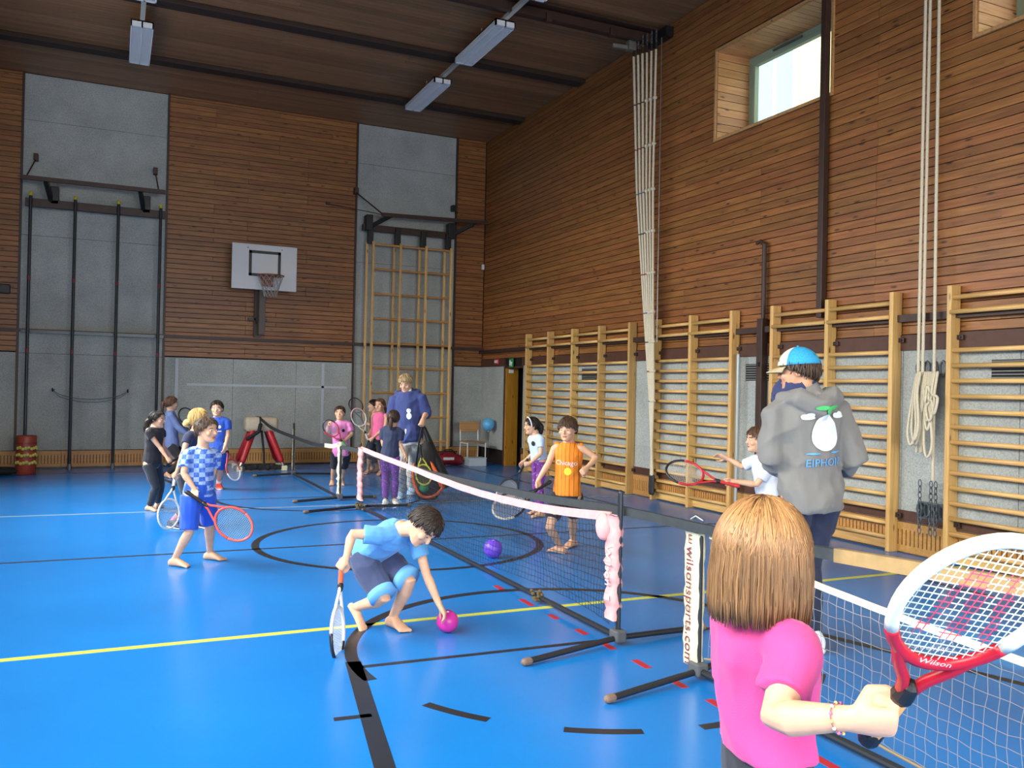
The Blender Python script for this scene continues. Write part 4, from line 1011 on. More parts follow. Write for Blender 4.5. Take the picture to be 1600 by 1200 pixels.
def hair_mat(c):
    n = 'hair '+c
    if n in MATS: return MATS[n]
    m = mat(n, c, .45, spec=.4); nt = m.node_tree; b = nt.nodes['Principled BSDF']
    g = nt.nodes.new('ShaderNodeNewGeometry'); mr = nt.nodes.new('ShaderNodeMapRange'); mr.inputs['To Min'].default_value = .6; mr.inputs['To Max'].default_value = 1.45
    hs = nt.nodes.new('ShaderNodeHueSaturation'); hs.inputs['Color'].default_value = srgb(c); nt.links.new(g.outputs['Random Per Island'], mr.inputs['Value']); nt.links.new(mr.outputs[0], hs.inputs['Value']); nt.links.new(hs.outputs[0], b.inputs['Base Color']); return m
PH = {'short': [(0, 57), (30, 62), (55, 80), (75, 93), (100, 108), (130, 120), (180, 122)], 'long': [(0, 54), (30, 61), (55, 84), (75, 100), (100, 122), (130, 130), (180, 132)]}
def hair(root, hc, f, u, hh, color, style='short', thick=.05, strands=260, tail=None, fall=None, seed=1, rough=.03, fringe=0., srad=.012, lenf=1.):
    """cap of hair with locks lying over it; tail: local points of a pony tail; fall: depth below the head centre to which loose hair hangs"""
    l = np.cross(u, f); r = random.Random(seed); b = MB(); C = hc+(u*.045-f*.035)*hh; R = V(.38, .462, .462)
    tab = PH[style]; jag = 5. if style == 'short' else 2.5
    def pm(th):
        a = abs((th+180) % 360-180); 
        for (a0, p0), (a1, p1) in zip(tab, tab[1:]):
            if a0 <= a <= a1: return p0+(p1-p0)*(a-a0)/(a1-a0)+(fringe if a < 50 else 0)+jag*noise.noise(Vector((th*.11, seed*1.3, 0)))
        return tab[-1][1]
    def S(th, ph, k):
        t, p = math.radians(th), math.radians(ph); e = 1+k
        return C+(f*math.cos(t)*math.sin(p)*R[1]*e+l*math.sin(t)*math.sin(p)*R[0]*e+u*math.cos(p)*R[2]*e)*hh
    NT, NP = 36, 12; vs = []; fs = []
    for i in range(NP+1):
        for k in range(NT):
            th = 360*k/NT; ph = pm(th)*i/NP*.985+.5; q = thick*(1-.65*(i/NP)**4)+rough*noise.noise(Vector((math.cos(math.radians(th))*3, math.sin(math.radians(th))*3, ph*.06+seed)))
            vs.append(S(th, ph, max(q, .026)))
    for i in range(NP):
        for k in range(NT): k2 = (k+1) % NT; fs.append([i*NT+k, (i+1)*NT+k, (i+1)*NT+k2, i*NT+k2])
    o = len(vs)
    for k in range(NT): vs.append(S(360*k/NT, pm(360*k/NT), -.06))
    for k in range(NT): k2 = (k+1) % NT; fs.append([NP*NT+k, o+k, o+k2, NP*NT+k2])
    b.add(vs, fs)
    sr = srad*hh*(1.35 if style == 'short' else 1.); strands = int(strands*1.7) if style == 'short' else strands
    for q in range(strands):
        th = r.uniform(-180, 180); p1 = pm(th); p0 = r.uniform(0, .75)*p1; ln = r.uniform(.3, .6)*p1*lenf; lift = r.uniform(-.3, 1.)**3*.16 if style == 'short' else r.uniform(0, rough*2.)
        hang = fall is not None and abs((th+180) % 360-180) > 48
        pts = []; n = 6
        dth = r.uniform(-14, 14)
        if hang: p0 = min(p0, 70); ln = 93-p0
        for i in range(n+1):
            t = i/n; ph = min(p0+ln*t, p1+(0 if hang else 6)); pts.append(S(th+dth*t, ph, thick*(1.02 if not hang else 1.05)+(lift*t*t if not hang else lift*.6)+.008))
        if hang:
            e = pts[-1]; z0 = float((e-hc)@u)/hh; zl = -fall+r.uniform(-.06, .05)
            out = nrm((e-C)-u*((e-C)@u)); pts = pts[:-1]; sway = r.uniform(-.02, .03)
            for t in (.0, .35, .7, 1.): pts.append(e+u*(zl-z0)*t*hh+out*hh*(.02*math.sin(t*3)+(sway-.015)*t)+l*r.uniform(-.012, .012)*hh)
        m = len(pts); b.tube(pts, [sr*(.6+.6*math.sin(math.pi*min(.75, i/(m-1)+.1))) if i < m-1 else sr*.25 for i in range(m)], 4 if strands > 500 else 5, False)
    if tail:
        P = catmull([hc+(l*x+f*y+u*z)*hh for x, y, z, _ in tail], 5); W = np.interp(np.linspace(0, len(tail)-1, len(P)), range(len(tail)), [w for *_, w in tail])*hh
        b.tube(P, list(W), 10)
        for q in range(50):
            a = r.uniform(0, 6.28); j = r.uniform(.6, 1.02); off = (l*math.cos(a)+f*math.sin(a)); st_ = r.randint(0, 3)
            b.tube([p+off*w*j for p, w in zip(P[st_:], W[st_:])], [max(.004*hh, sr*.8*(1-.6*i/len(P))) for i in range(len(P)-st_)], 4, False)
    return b.obj('hair', hair_mat(color), root, None, True)

def person(label, H, d, pelvis, neck, headp, fh, fc, fhip, feet, arms, skin=SKIN, shirt=None, legs=None, shoes=None, hairspec=None, voxel=.0065, bw=1., hh=None, group=None, uh=None, knee_pole=None, facekw=None, adult=False, shape=None):
    """pelvis/neck/headp: (px, py, depth offset); fh/fc/fhip: facing of head, chest, hips in photo axes"""
    up = V(0, 0, 1); hh = hh or (.165*H if not adult else .131*H)
    pv = at(pelvis[0], pelvis[1], d+pelvis[2]); nk = at(neck[0], neck[1], d+neck[2]); hc = at(headp[0], headp[1], d+headp[2])
    fh, fc, fhip = sv(*fh), sv(*fc), sv(*fhip); sp = nrm(nk-pv)
    def ortho(f, u): f = nrm(f-u*(f@u)); return f, np.cross(u, f)
    fcx, lc = ortho(fc, sp); fhx, lh = ortho(fhip, up if abs(sp[2]) > .75 else nrm(sp+up))
    u_h = nrm((sv(*uh) if uh is not None else up)-fh*((sv(*uh) if uh is not None else up)@fh))
    base = (fl(*feet['L'][0][:2])+fl(*feet['R'][0][:2]))/2; base[2] = 0
    root = empty('person', base, label, 'person', group)
    sw = (.1 if not adult else .108)*H*bw; hw = .056*H
    b = MB(); J = {}
    # --- torso
    TOR = [(-.17, .062, .055), (-.06, .083, .066), (.08, .086, .066), (.3, .077, .058), (.55, .083, .061), (.78, .094, .062), (.91, .085, .052), (1.0, .048, .042), (1.08, .032, .034)]
    if adult: TOR = [(-.15, .055, .06), (-.05, .083, .072), (.08, .088, .07), (.3, .08, .062), (.55, .09, .068), (.78, .104, .07), (.91, .094, .056), (1.0, .05, .042), (1.08, .034, .036)]
    def tor(t): return pv+(nk-pv)*t
    def axes(t):
        k = min(1, max(0, t)); k = k*k*(3-2*k); l = nrm(lh*(1-k)+lc*k); l = nrm(l-sp*(l@sp)); return l, np.cross(l, sp)
    def rings(g, lo=-9, hi=9, ga=None):
        out = []
        for t, a, bb_ in TOR:
            if lo-1e-6 <= t <= hi+1e-6: l, f = axes(t); e = g(t) if callable(g) else g; out.append((tor(t), l, f, (a*bw+e)*H, (bb_*bw+e)*H))
        return out
    b.loft(rings(0.))
    # --- neck and head
    b.tube([tor(.93), hc-u_h*.28*hh-fh*.10*hh], [.036*H if adult else .032*H, .20*hh+.01*H], 12)
    head(b, hc, fh, u_h, hh)
    # --- legs
    tl, sl = .245*H, .225*H; fo = {}
    for s, k in ((1, 'L'), (-1, 'R')):
        hip = pv+lh*s*hw-up*.012*H; spec = feet[k]; hl_ = fl(*spec[0][:2]); toe = fl(*spec[1][:2])
        fd = nrm(V(toe[0]-hl_[0], toe[1]-hl_[1], 0)); flen = .152*H
        if len(spec) > 2 and spec[2]:      # raised heel: the toes carry the weight
            tp = toe; hl_ = solve(tp, spec[0][0], spec[0][1], flen, spec[2]); hl_[2] = max(hl_[2], .03); fd3 = nrm(tp-hl_); an = hl_+fd3*.03*H+nrm(up-fd3*(up@fd3))*.045*H
        else: fd3 = fd; an = hl_+fd*.035*H+up*.05*H
        kn = ik(hip, an, tl, sl, sv(*knee_pole[k]) if knee_pole and k in knee_pole else fhx+fd*.3)
        J[k+'hip'], J[k+'kn'], J[k+'an'] = hip, kn, an; q = kn-hip; w = an-kn
        b.tube([hip, hip+q*.3, hip+q*.75, kn, kn+w*.28, kn+w*.6, an], [x*H*(bw if i < 3 else 1) for i, x in enumerate((.05, .048, .036, .0325, .0345, .0275, .021))], 12)
        side = np.cross(up, fd3); fu = np.cross(fd3, side)
        fr = [(-.01, .018, .020, .022), (.02, .024, .03, .03), (.05, .026, .034, .034), (.085, .029, .024, .024), (.115, .033, .016, .016), (.135, .032, .011, .011)]
        b.loft([(hl_+fd3*t*H+fu*zc*H, side, fu, w_*H, h_*H) for t, w_, zc, h_ in fr])
        for j, (o_, ln_, rr_) in enumerate(((-.022, .155, .0095), (-.008, .153, .0072), (.004, .149, .007), (.015, .144, .0066), (.025, .138, .006))):
            oo = o_*(1 if k == 'L' else -1)*1.0
            b.tube([hl_+fd3*.125*H+side*oo*-1*H+fu*.012*H, hl_+fd3*(ln_-.004)*H+side*oo*-1.05*H+fu*.008*H], [.009*H, rr_*H], 8)
        fo[k] = (hl_, fd3, side, fu, an)
    # --- arms
    ual, fal = .168*H, .145*H; hl = .108*H if not adult else .104*H; rk = []
    for s, k in ((1, 'L'), (-1, 'R')):
        sh = nk-sp*.035*H+lc*s*sw; a = arms[k]; el = solve(sh, *a['e'][:2], ual, a['e'][2]); wr = solve(el, *a['w'][:2], fal, a['w'][2]); J[k+'sh'], J[k+'el'], J[k+'wr'] = sh, el, wr
        q, w = el-sh, wr-el
        b.tube([sh-lc*s*.02*H, sh+q*.12, sh+q*.5, el, el+w*.22, el+w*.6, wr], [x*H for x in (.034, .029, .0255, .0215, .0235, .0195, .0155)], 12)
        dv = nrm(w)
        if 'hd' in a: dv = nrm(solve(wr, *a['hd'][:2], hl*.8, a['hd'][2])-wr)
        ra = a.get('racket'); curl = a.get('curl', .35)
        if ra:
            gp = wr+dv*.5*hl; tip = solve(gp, *ra['tip'][:2], ra['L']-ra.get('back', .05), ra['tip'][2]) if 'ctr' not in ra else solve(gp, *ra['ctr'][:2], ra['L']*.738-ra.get('back', .05), ra['ctr'][2]); ax = nrm(tip-gp)
            dv = nrm(dv-ax*(dv@ax)*.75); lat = nrm(ax-dv*(ax@dv)); pn = np.cross(lat, dv)*ra.get('side', 1)
            grip = wr+dv*.50*hl+pn*.20*hl; curl = 1.0
            rk.append((grip, ax, sv(*ra['n']), ra['L'], ra, ra.get('back', .05)))
        else:
            pn = sv(*a['pn']) if 'pn' in a else nrm(tor(.2)-wr); pn = nrm(pn-dv*(pn@dv)); lat = np.cross(dv, pn)*(1 if k == 'L' else -1)
        # palm, four fingers and thumb
        b.loft([(wr+dv*t*hl, lat, pn, a_*hl, c_*hl) for t, a_, c_ in ((-.06, .15, .13), (.1, .20, .13), (.3, .235, .125), (.48, .235, .10), (.53, .2, .07))])
        for j, (o_, ln_) in enumerate(((.17, .40), (.057, .45), (-.057, .42), (-.165, .33))):
            p = wr+dv*.46*hl+lat*o_*hl; dr_ = dv; pts = [p]; fl_ = ln_*hl
            for seg_, ang in ((.42, 68), (.32, 85), (.26, 55)):
                an_ = math.radians(ang)*curl*(1+.04*j); dr_ = nrm(dr_*math.cos(an_)+np.cross(np.cross(dr_, pn), dr_)*math.sin(an_)) if abs(dr_@pn) < .999 else dr_
                # rotate in the plane spanned by dv and pn
                pts.append(pts[-1]+dr_*fl_*seg_)
            # planar bend
            a0 = 0.; pts = [p]; 
            for seg_, ang in ((.42, 68), (.32, 85), (.26, 55)):
                a0 += math.radians(ang)*curl; pts.append(pts[-1]+(dv*math.cos(a0)+pn*math.sin(a0))*fl_*seg_)
            b.tube(pts, [.062*hl, .058*hl, .052*hl, .045*hl], 8)
        tb = wr+dv*.14*hl+lat*.17*hl+pn*.04*hl
        t1 = tb+(nrm(dv*.65+lat*.65+pn*(.2+.5*curl)) if not ra else nrm(dv*.45+lat*.25+pn*.85))*.24*hl; t2 = t1+(nrm(dv*(.9-.3*curl)+lat*(.25-.4*curl)+pn*(.2+.75*curl)) if not ra else nrm(dv*.95+lat*.05+pn*.12))*.18*hl; t3 = t2+(nrm(dv*(.9-.5*curl)-lat*.45*curl+pn*(.1+.6*curl)) if not ra else nrm(dv*.8-lat*.1-pn*.5))*.13*hl
        b.tube([tb, t1, t2, t3], [.085*hl, .072*hl, .062*hl, .05*hl], 8)
    body = remesh(b, 'body', skin, root, voxel, 4)
    face(root, hc, fh, u_h, hh, **(facekw or {}))
    out = {'root': root, 'body': body, 'J': J, 'hc': hc, 'fh': fh, 'uh': u_h, 'hh': hh, 'lc': lc, 'fc': fcx, 'sp': sp, 'tor': tor, 'lh': lh, 'fhip': fhx, 'H': H, 'foot': fo}
    # --- clothes
    if shirt:
        g0 = shirt.get('g', .012); hem = shirt.get('hem', -.06); c = MB(); fla = shirt.get('flare', .012)
        R_ = [(tor(hem), *axes(hem), 0, 0)]; ts = [hem]+[t for t in (.08, .3, .55, .78, .90, .97, 1.01) if t > hem+.03]; rg = []
        for t in ts:
            l, f = axes(t); a_ = np.interp(t, [x[0] for x in TOR], [x[1] for x in TOR]); c_ = np.interp(t, [x[0] for x in TOR], [x[2] for x in TOR]); e = g0+fla*max(0, (.6-t))
            if t > .95: e = min(e, .008) if not shirt.get('hood') else e
            rg.append((tor(t)+(sp*0), l, f, (a_*bw+e)*H, (c_*bw+e)*H))
        c.loft(rg)
        fr_ = shirt.get('sleeve', .55)
        if fr_ != 0:
            for k, s in (('L', 1), ('R', -1)):
                sh = J[k+'sh']; c.tube([nk-sp*.035*H+lc*s*.02*H, sh-lc*s*.03*H, sh+(J[k+'el']-sh)*.10], [.046*H, .0445*H, .0385*H], 12)
        for k, s in (('L', 1), ('R', -1)):
            sh, el, wr = J[k+'sh'], J[k+'el'], J[k+'wr']; sg = shirt.get('sg', .010)
            if fr_ <= 0: 
                c.tube([sh-lc*s*.03*H-sp*.01*H, sh-lc*s*.012*H+sp*.018*H], [.03*H, .024*H], 10); continue
            ff = fr_ if not isinstance(fr_, dict) else fr_[k]
            if ff <= 1: pts = [sh-lc*s*.02*H, sh+(el-sh)*.1, sh+(el-sh)*ff*.6, sh+(el-sh)*ff]; rd = [.036, .034+sg*.7, .028+sg*1.1, .026+sg*1.4]
            else: pts = [sh-lc*s*.02*H, sh+(el-sh)*.1, sh+(el-sh)*.55, el, el+(wr-el)*(ff-1)*.5, el+(wr-el)*(ff-1)]; rd = [.036, .034+sg*.7, .028+sg, .024+sg*1.2, .022+sg*1.1, .018+sg*.8]
            c.tube(pts, [x*H for x in rd], 12, False)
        if shirt.get('hood'):
            hk = tor(.97)-fcx*.055*H; c.tube([hk+lc*.085*H+fcx*.06*H+sp*.01*H, hk+lc*.06*H-fcx*.01*H+sp*.005*H, hk-fcx*.03*H-sp*.03*H, hk-lc*.06*H-fcx*.01*H+sp*.005*H, hk-lc*.085*H+fcx*.06*H+sp*.01*H], [.02*H, .033*H, .042*H, .033*H, .02*H], 10)
            c.tube([tor(.93)+fcx*.0*H, tor(1.03)-fcx*.015*H], [.058*H, .046*H], 12)
        if shirt.get('ribbed'): c.loft([(tor(hem-.05), *axes(hem), (.083*bw+g0)*H, (.068*bw+g0)*H), (tor(hem+.01), *axes(hem), (.087*bw+g0)*H, (.07*bw+g0)*H)])
        out['shirt'] = remesh(c, shirt.get('name', 'shirt'), shirt['m'], root, max(voxel*1.15, .0065), 4, shirt.get('wr', .005)*H/1.25, shirt.get('ws', 9.), seed=sum(map(ord, label)) % 17)
    if legs:
        c = MB(); g0 = legs.get('g', .010); top = legs.get('top', .22); c.loft([(tor(t), *axes(t), (np.interp(t, [x[0] for x in TOR], [x[1] for x in TOR])*bw+g0)*H, (np.interp(t, [x[0] for x in TOR], [x[2] for x in TOR])*bw+g0)*H) for t in (-.15, -.06, .04, top)])
        for k, s in (('L', 1), ('R', -1)):
            hip, kn, an = J[k+'hip'], J[k+'kn'], J[k+'an']; e = legs.get('len', .8); g1 = legs.get('g1', g0)
            if e <= 1: pts = [hip, hip+(kn-hip)*.3, hip+(kn-hip)*e]; rd = [.05+g0, .049+g0*1.1, np.interp(e, [.3, 1], [.048, .0325])+g1]
            else: 
                w = an-kn; q = e-1; pts = [hip, hip+(kn-hip)*.3, hip+(kn-hip)*.75, kn, kn+w*q*.3, kn+w*q*.65, kn+w*q]; rd = [.05+g0, .048+g0, .037+g1, .033+g1, .035+g1*1.1, .028+g1*1.2, np.interp(q, [.5, 1], [.03, .021])+g1*1.3]
            c.tube(pts, [x*H*(bw if i < 3 else 1) for i, x in enumerate(rd)], 12, False)
        out['legs'] = remesh(c, legs.get('name', 'shorts'), legs['m'], root, max(voxel*1.15, .0065), 4, legs.get('wr', .004)*H/1.25, 9., seed=sum(map(ord, label)) % 13+3)
    if shoes:
        for k in 'LR':
            hl_, fd, side, fu, an = fo[k]; c = MB(); G = 1.16
            c.loft([(hl_+fd*t*H+fu*zc*H, side, fu, w_*H*G, h_*H*G) for t, w_, zc, h_ in ((-.02, .018, .030, .024), (0, .027, .036, .033), (.05, .028, .038, .037), (.09, .030, .028, .027), (.125, .034, .020, .019), (.155, .028, .016, .013), (.165, .015, .013, .008))])
            if shoes.get('sock'): 
                sk = MB(); sk.tube([an+up*.0*H, an+(J[k+'kn']-an)*shoes.get('sl', .22)], [.027*H, .028*H], 12, False); sk.obj('sock', shoes['sock'], root, None, True)
            so = remesh(c, 'shoe', shoes['m'], root, voxel, 3)
            c = MB(); c.loft([(hl_+fd*t*H+up*z*H, side, fd, 0, 0) for t, z in ()] or [(hl_+fd*t*H+fu*.007*H, side, fu, w_*H*G, .0075*H) for t, w_ in ((-.024, .012), (-.01, .027), (.05, .029), (.10, .034), (.14, .034), (.163, .022), (.172, .008))])
            c.obj('sole', shoes.get('sole', M_WHITE), so, None, True)
    if hairspec: out['hair'] = hair(root, hc, fh, u_h, hh, **hairspec)
    for g, ax, n, L, ra, back in rk: out['racket'] = racket(g, ax, n, L, ra, back)
    return out
# ------------------------------------------------------------------ the people, one by one
def cloth(name, c, var=.06, rough=.85, **k): return mat(name, c, rough, var=var, vscale=k.pop('vs', 14.), bump=.15, bscale=350., sheen=.15, **k)
def check_mat():
    m = bpy.data.materials.new('blue checked jersey'); m.use_nodes = True; nt = m.node_tree; b = nt.nodes['Principled BSDF']; N = nt.nodes.new; L = nt.links.new
    tc = N('ShaderNodeTexCoord'); mp = N('ShaderNodeMapping'); mp.inputs['Rotation'].default_value = (0, 0, .55); L(tc.outputs['Object'], mp.inputs['Vector'])
    sx = N('ShaderNodeSeparateXYZ'); L(mp.outputs[0], sx.inputs[0]); cb = N('ShaderNodeCombineXYZ'); L(sx.outputs['X'], cb.inputs[0]); L(sx.outputs['Z'], cb.inputs[1]); cb.inputs[2].default_value = .5
    ck = N('ShaderNodeTexChecker'); ck.inputs['Scale'].default_value = 27; ck.inputs['Color1'].default_value = srgb('#2f5fc4'); ck.inputs['Color2'].default_value = srgb('#a9c3ee'); L(cb.outputs[0], ck.inputs['Vector'])
    nz = N('ShaderNodeTexNoise'); nz.inputs['Scale'].default_value = 40; L(tc.outputs['Object'], nz.inputs['Vector'])
    mx = N('ShaderNodeMix'); mx.data_type = 'RGBA'; mr = N('ShaderNodeMapRange'); mr.inputs['From Min'].default_value = .4; mr.inputs['From Max'].default_value = .7; mr.inputs['To Max'].default_value = .7; L(nz.outputs['Fac'], mr.inputs['Value']); L(mr.outputs[0], mx.inputs['Factor']); L(ck.outputs['Color'], mx.inputs['A']); mx.inputs['B'].default_value = srgb('#6f97dc')
    L(mx.outputs['Result'], b.inputs['Base Color']); b.inputs['Roughness'].default_value = .8; return m
def spot_mat(name, c, c2, scale=22, thr=.22):
    m = bpy.data.materials.new(name); m.use_nodes = True; nt = m.node_tree; b = nt.nodes['Principled BSDF']; N = nt.nodes.new; L = nt.links.new
    tc = N('ShaderNodeTexCoord'); vo = N('ShaderNodeTexVoronoi'); vo.inputs['Scale'].default_value = scale; L(tc.outputs['Object'], vo.inputs['Vector'])
    rp = N('ShaderNodeValToRGB'); rp.color_ramp.elements[0].position = thr; rp.color_ramp.elements[1].position = thr+.04; rp.color_ramp.elements[0].color = srgb(c2); rp.color_ramp.elements[1].color = srgb(c)
    L(vo.outputs['Distance'], rp.inputs['Fac']); L(rp.outputs['Color'], b.inputs['Base Color']); b.inputs['Roughness'].default_value = .8; return m
def stripe_mat(name, c, c2, direction, freq, width):
    m = bpy.data.materials.new(name); m.use_nodes = True; nt = m.node_tree; b = nt.nodes['Principled BSDF']; N = nt.nodes.new; L = nt.links.new
    tc = N('ShaderNodeTexCoord'); dt = N('ShaderNodeVectorMath'); dt.operation = 'DOT_PRODUCT'; dt.inputs[1].default_value = tuple(direction); L(tc.outputs['Object'], dt.inputs[0])
    ml = N('ShaderNodeMath'); ml.operation = 'MULTIPLY'; ml.inputs[1].default_value = freq; L(dt.outputs['Value'], ml.inputs[0]); fr = N('ShaderNodeMath'); fr.operation = 'FRACT'; L(ml.outputs[0], fr.inputs[0])
    lt = N('ShaderNodeMath'); lt.operation = 'LESS_THAN'; lt.inputs[1].default_value = width; L(fr.outputs[0], lt.inputs[0])
    mx = N('ShaderNodeMix'); mx.data_type = 'RGBA'; L(lt.outputs[0], mx.inputs['Factor']); mx.inputs['A'].default_value = srgb(c); mx.inputs['B'].default_value = srgb(c2)
    L(mx.outputs['Result'], b.inputs['Base Color']); b.inputs['Roughness'].default_value = .75; return m
BLACKLEG = cloth('black leggings', '#202329'); NAVY = cloth('navy cotton', '#27304f')

# 1 the girl in front
g1 = person('girl in a pink T-shirt with a brown bob, seen from behind in the foreground', 1.31, 1.66, (1200, 1262, .02), (1193, 950, 0), (1194, 864, 0),
    (.80, -.05, -.60), (.97, 0, -.24), (.95, 0, -.3), {'L': ((1130, 1805), (1200, 1790)), 'R': ((1190, 1850), (1265, 1835))},
    {'R': dict(e=(1213, 1122, -.35), w=(1322, 1122, -.5), hd=(1378, 1110, -.2), racket=dict(ctr=(1522, 938, -1.), L=.50, hw=.192, ha=.28, split=1.0, n=(.0, .1, 1.), side=1, back=.09, label='red and white tennis racket with pink stencil held up by the girl in pink', c1='#b3162a', c2='#dfe3d2', s='#cfe6dc', g='#e0a060', ns=9, sr=.0009, stencil=True, logo=('Wilson', .017, .0, .2385, 1., 0.))),
     'L': dict(e=(1150, 1120, .3), w=(1200, 1190, .6))}, skin=SKIN, shirt=dict(m=cloth('pink T-shirt cotton', '#cf4488', .05), sleeve=.66, sg=.006, hem=.31, g=.012, flare=.018, wr=.010, ws=7.), legs=dict(m=BLACKLEG, len=2, g=.006, top=.42, name='leggings'),
    hairspec=dict(color='#80603f', style='long', thick=.11, strands=1700, fall=.60, seed=3, rough=.03, srad=.010), voxel=.004, hh=.195, bw=.88)
# bead bracelet
J = g1['J']; wv = nrm(J['Rwr']-J['Rel']); br = empty('bracelet', J['Rwr'], 'thin bead bracelet on the right wrist of the girl in pink', 'bracelet')
a_, b2 = nrm(np.cross(wv, V(0, 0, 1))), None; b2 = np.cross(wv, a_); cc = J['Rwr']-wv*.012
ring = [cc+a_*.0235*math.cos(t)+b2*.0235*math.sin(t) for t in np.linspace(0, 2*math.pi, 25)]
MB().tube(ring, .0011, 5, False).obj('cord', mat('bracelet cord', '#8c5a6a', .7), br)
for k in range(0, 24, 2): MB().ell(ring[k], [(.003, 0, 0), (0, .003, 0), (0, 0, .003)], 6, 4).obj('bead', mat('bead %d' % (k % 3), ['#d8c070', '#c06a9a', '#e0e0e0'][k % 3], .3), br)

# 2 the man in the cap
HOOD = cloth('grey hoodie fleece', '#7b7a76', .05, vs=9)
m2 = person('man in a grey printed hoodie and blue trucker cap, seen from behind', 1.78, 5.0, (1266, 775, 0), (1258, 618, 0), (1247, 580, -.02),
    (-.86, -.06, -.42), (-.22, 0, -.97), (-.25, 0, -.97), {'L': ((1243, 1003), (1225, 996)), 'R': ((1276, 1020), (1252, 1010))},
    {'L': dict(e=(1203, 716, .35), w=(1222, 735, 1.), curl=.6), 'R': dict(e=(1335, 718, .35), w=(1312, 735, 1.), curl=.6)}, skin=SKIN2,
    shirt=dict(m=HOOD, name='hoodie', sleeve=1.85, sg=.016, hem=-.09, g=.022, flare=.010, hood=True, ribbed=True, wr=.010, ws=6.), legs=dict(m=cloth('dark navy trousers', '#222a44', .06), len=1.97, g=.012, g1=.014, name='trousers'),
    shoes=dict(m=mat('white blue trainer', '#dfe8f0', .6), sock=mat('white sock', '#e6ebf0', .8)), hairspec=dict(color='#4a3728', style='short', thick=.05, strands=300, seed=5, rough=.03), voxel=.0085, adult=True, bw=.96)
# trucker cap and neck warmer
hc, f, u, hh = m2['hc'], m2['fh'], m2['uh'], m2['hh']; l = np.cross(u, f)
def capshell(root, th0, th1, m, name, k=.115, ph1=80):
    vs = []; fs = []; NT, NP = 24, 9
    for i in range(NP+1):
        for j in range(NT+1):
            th = math.radians(th0+(th1-th0)*j/NT); ph = math.radians(1+ph1*i/NP); e = 1+k+.06*math.cos(ph)
            vs.append(hc+(u*.08-f*.03)*hh+(f*math.cos(th)*math.sin(ph)*.46*e+l*math.sin(th)*math.sin(ph)*.39*e+u*math.cos(ph)*.45*e)*hh)
    for i in range(NP):
        for j in range(NT): a = i*(NT+1)+j; fs.append([a, a+NT+1, a+NT+2, a+1])
    o = MB().add(vs, fs).obj(name, m, root, None, True); md = o.modifiers.new('t', 'SOLIDIFY'); md.thickness = .004; return o
cap = empty('trucker_cap', hc+u*.1, 'blue mesh trucker cap with cream front on the man in grey', 'cap')
capshell(cap, -62, 62, mat('cream cap front', '#d9dcc4', .8), 'front_panel'); capshell(cap, 62, 298, mat('bright blue mesh', '#2f9fcf', .75, var=.25, vscale=160), 'mesh_panel')
vs = []; fs = []; N1, N2 = 16, 6
for i in range(N2+1):
    for j in range(N1+1):
        th = math.radians(-58+116*j/N1); e = 1.13+.62*(i/N2)*math.cos(th)**.8; vs.append(hc+(u*(.12-.10*(i/N2)**1.5-.05*math.sin(th)**2*(i/N2))-f*.03)*hh+(f*math.cos(th)*.46*e+l*math.sin(th)*.39*(1.13+.05*i/N2))*hh)
for i in range(N2):
    for j in range(N1): a = i*(N1+1)+j; fs.append([a, a+N1+1, a+N1+2, a+1])
vz = MB().add(vs, fs).obj('visor', mat('beige visor', '#b3a27f', .8), cap, None, True); vz.modifiers.new('t', 'SOLIDIFY').thickness = .006
MB().ell(hc+(u*.62-f*.03)*hh, [l*.03*hh, f*.03*hh, u*.02*hh], 8, 5).obj('button', MATS['bright blue mesh'], cap)
nw = MB(); tr_ = m2['tor']
nk_ = tr_(1.0); nw.tube([nk_-(hc-nk_)*.10+m2['fc']*.05-S_R*.02, nk_+(hc-nk_)*.10+m2['fc']*.045-S_R*.02, nk_+(hc-nk_)*.30+m2['fc']*.03-S_R*.01], [.155, .148, .118], 14); remesh(nw, 'neck_warmer', cloth('navy neck warmer', '#2b3560', .08), m2['root'], .009, 3, .012, 14.)
# hoodie print: plain pale shape, leaf, clouds and lettering
o2 = tr_(.55)+m2['sp']*.058; rt = -m2['lc']*.78; upv = m2['sp']*.78
o2 = o2+rt*(.02); pr = m2['shirt']; PW = mat('print pale', '#dfe9ec', .8); PG = mat('print green', '#4fc06a', .8); PB = mat('print blue', '#5aa6e6', .8)
decal(pr, o2, rt, upv, [[(.105*math.sin(t)*(1-.22*math.cos(t)), -.005-.135*math.cos(t)*-1) for t in np.linspace(0, 2*math.pi, 30)[:-1]]], PW, 'print_shape', .011)
decal(pr, o2, rt, upv, [disc(-.045, .175, .05, .016), disc(.045, .175, .05, .016), disc(0, .15, .02, .025)], PG, 'print_leaf', .013)
for s in (-1, 1): decal(pr, o2, rt, upv, [disc(s*.125-.02, .115, .03, .018), disc(s*.125+.015, .12, .028, .022), disc(s*.125, .105, .048, .012)], PW, 'print_cloud', .010)
decal(pr, o2, rt, upv, [disc(-.10, -.155, .05, .007), disc(.09, -.152, .055, .007)], PB, 'print_stroke', .010)
decal(pr, o2+upv*-.225, rt, upv, [text_shape('EIPHOIIP', .08)], PB, 'print_lettering', .010)

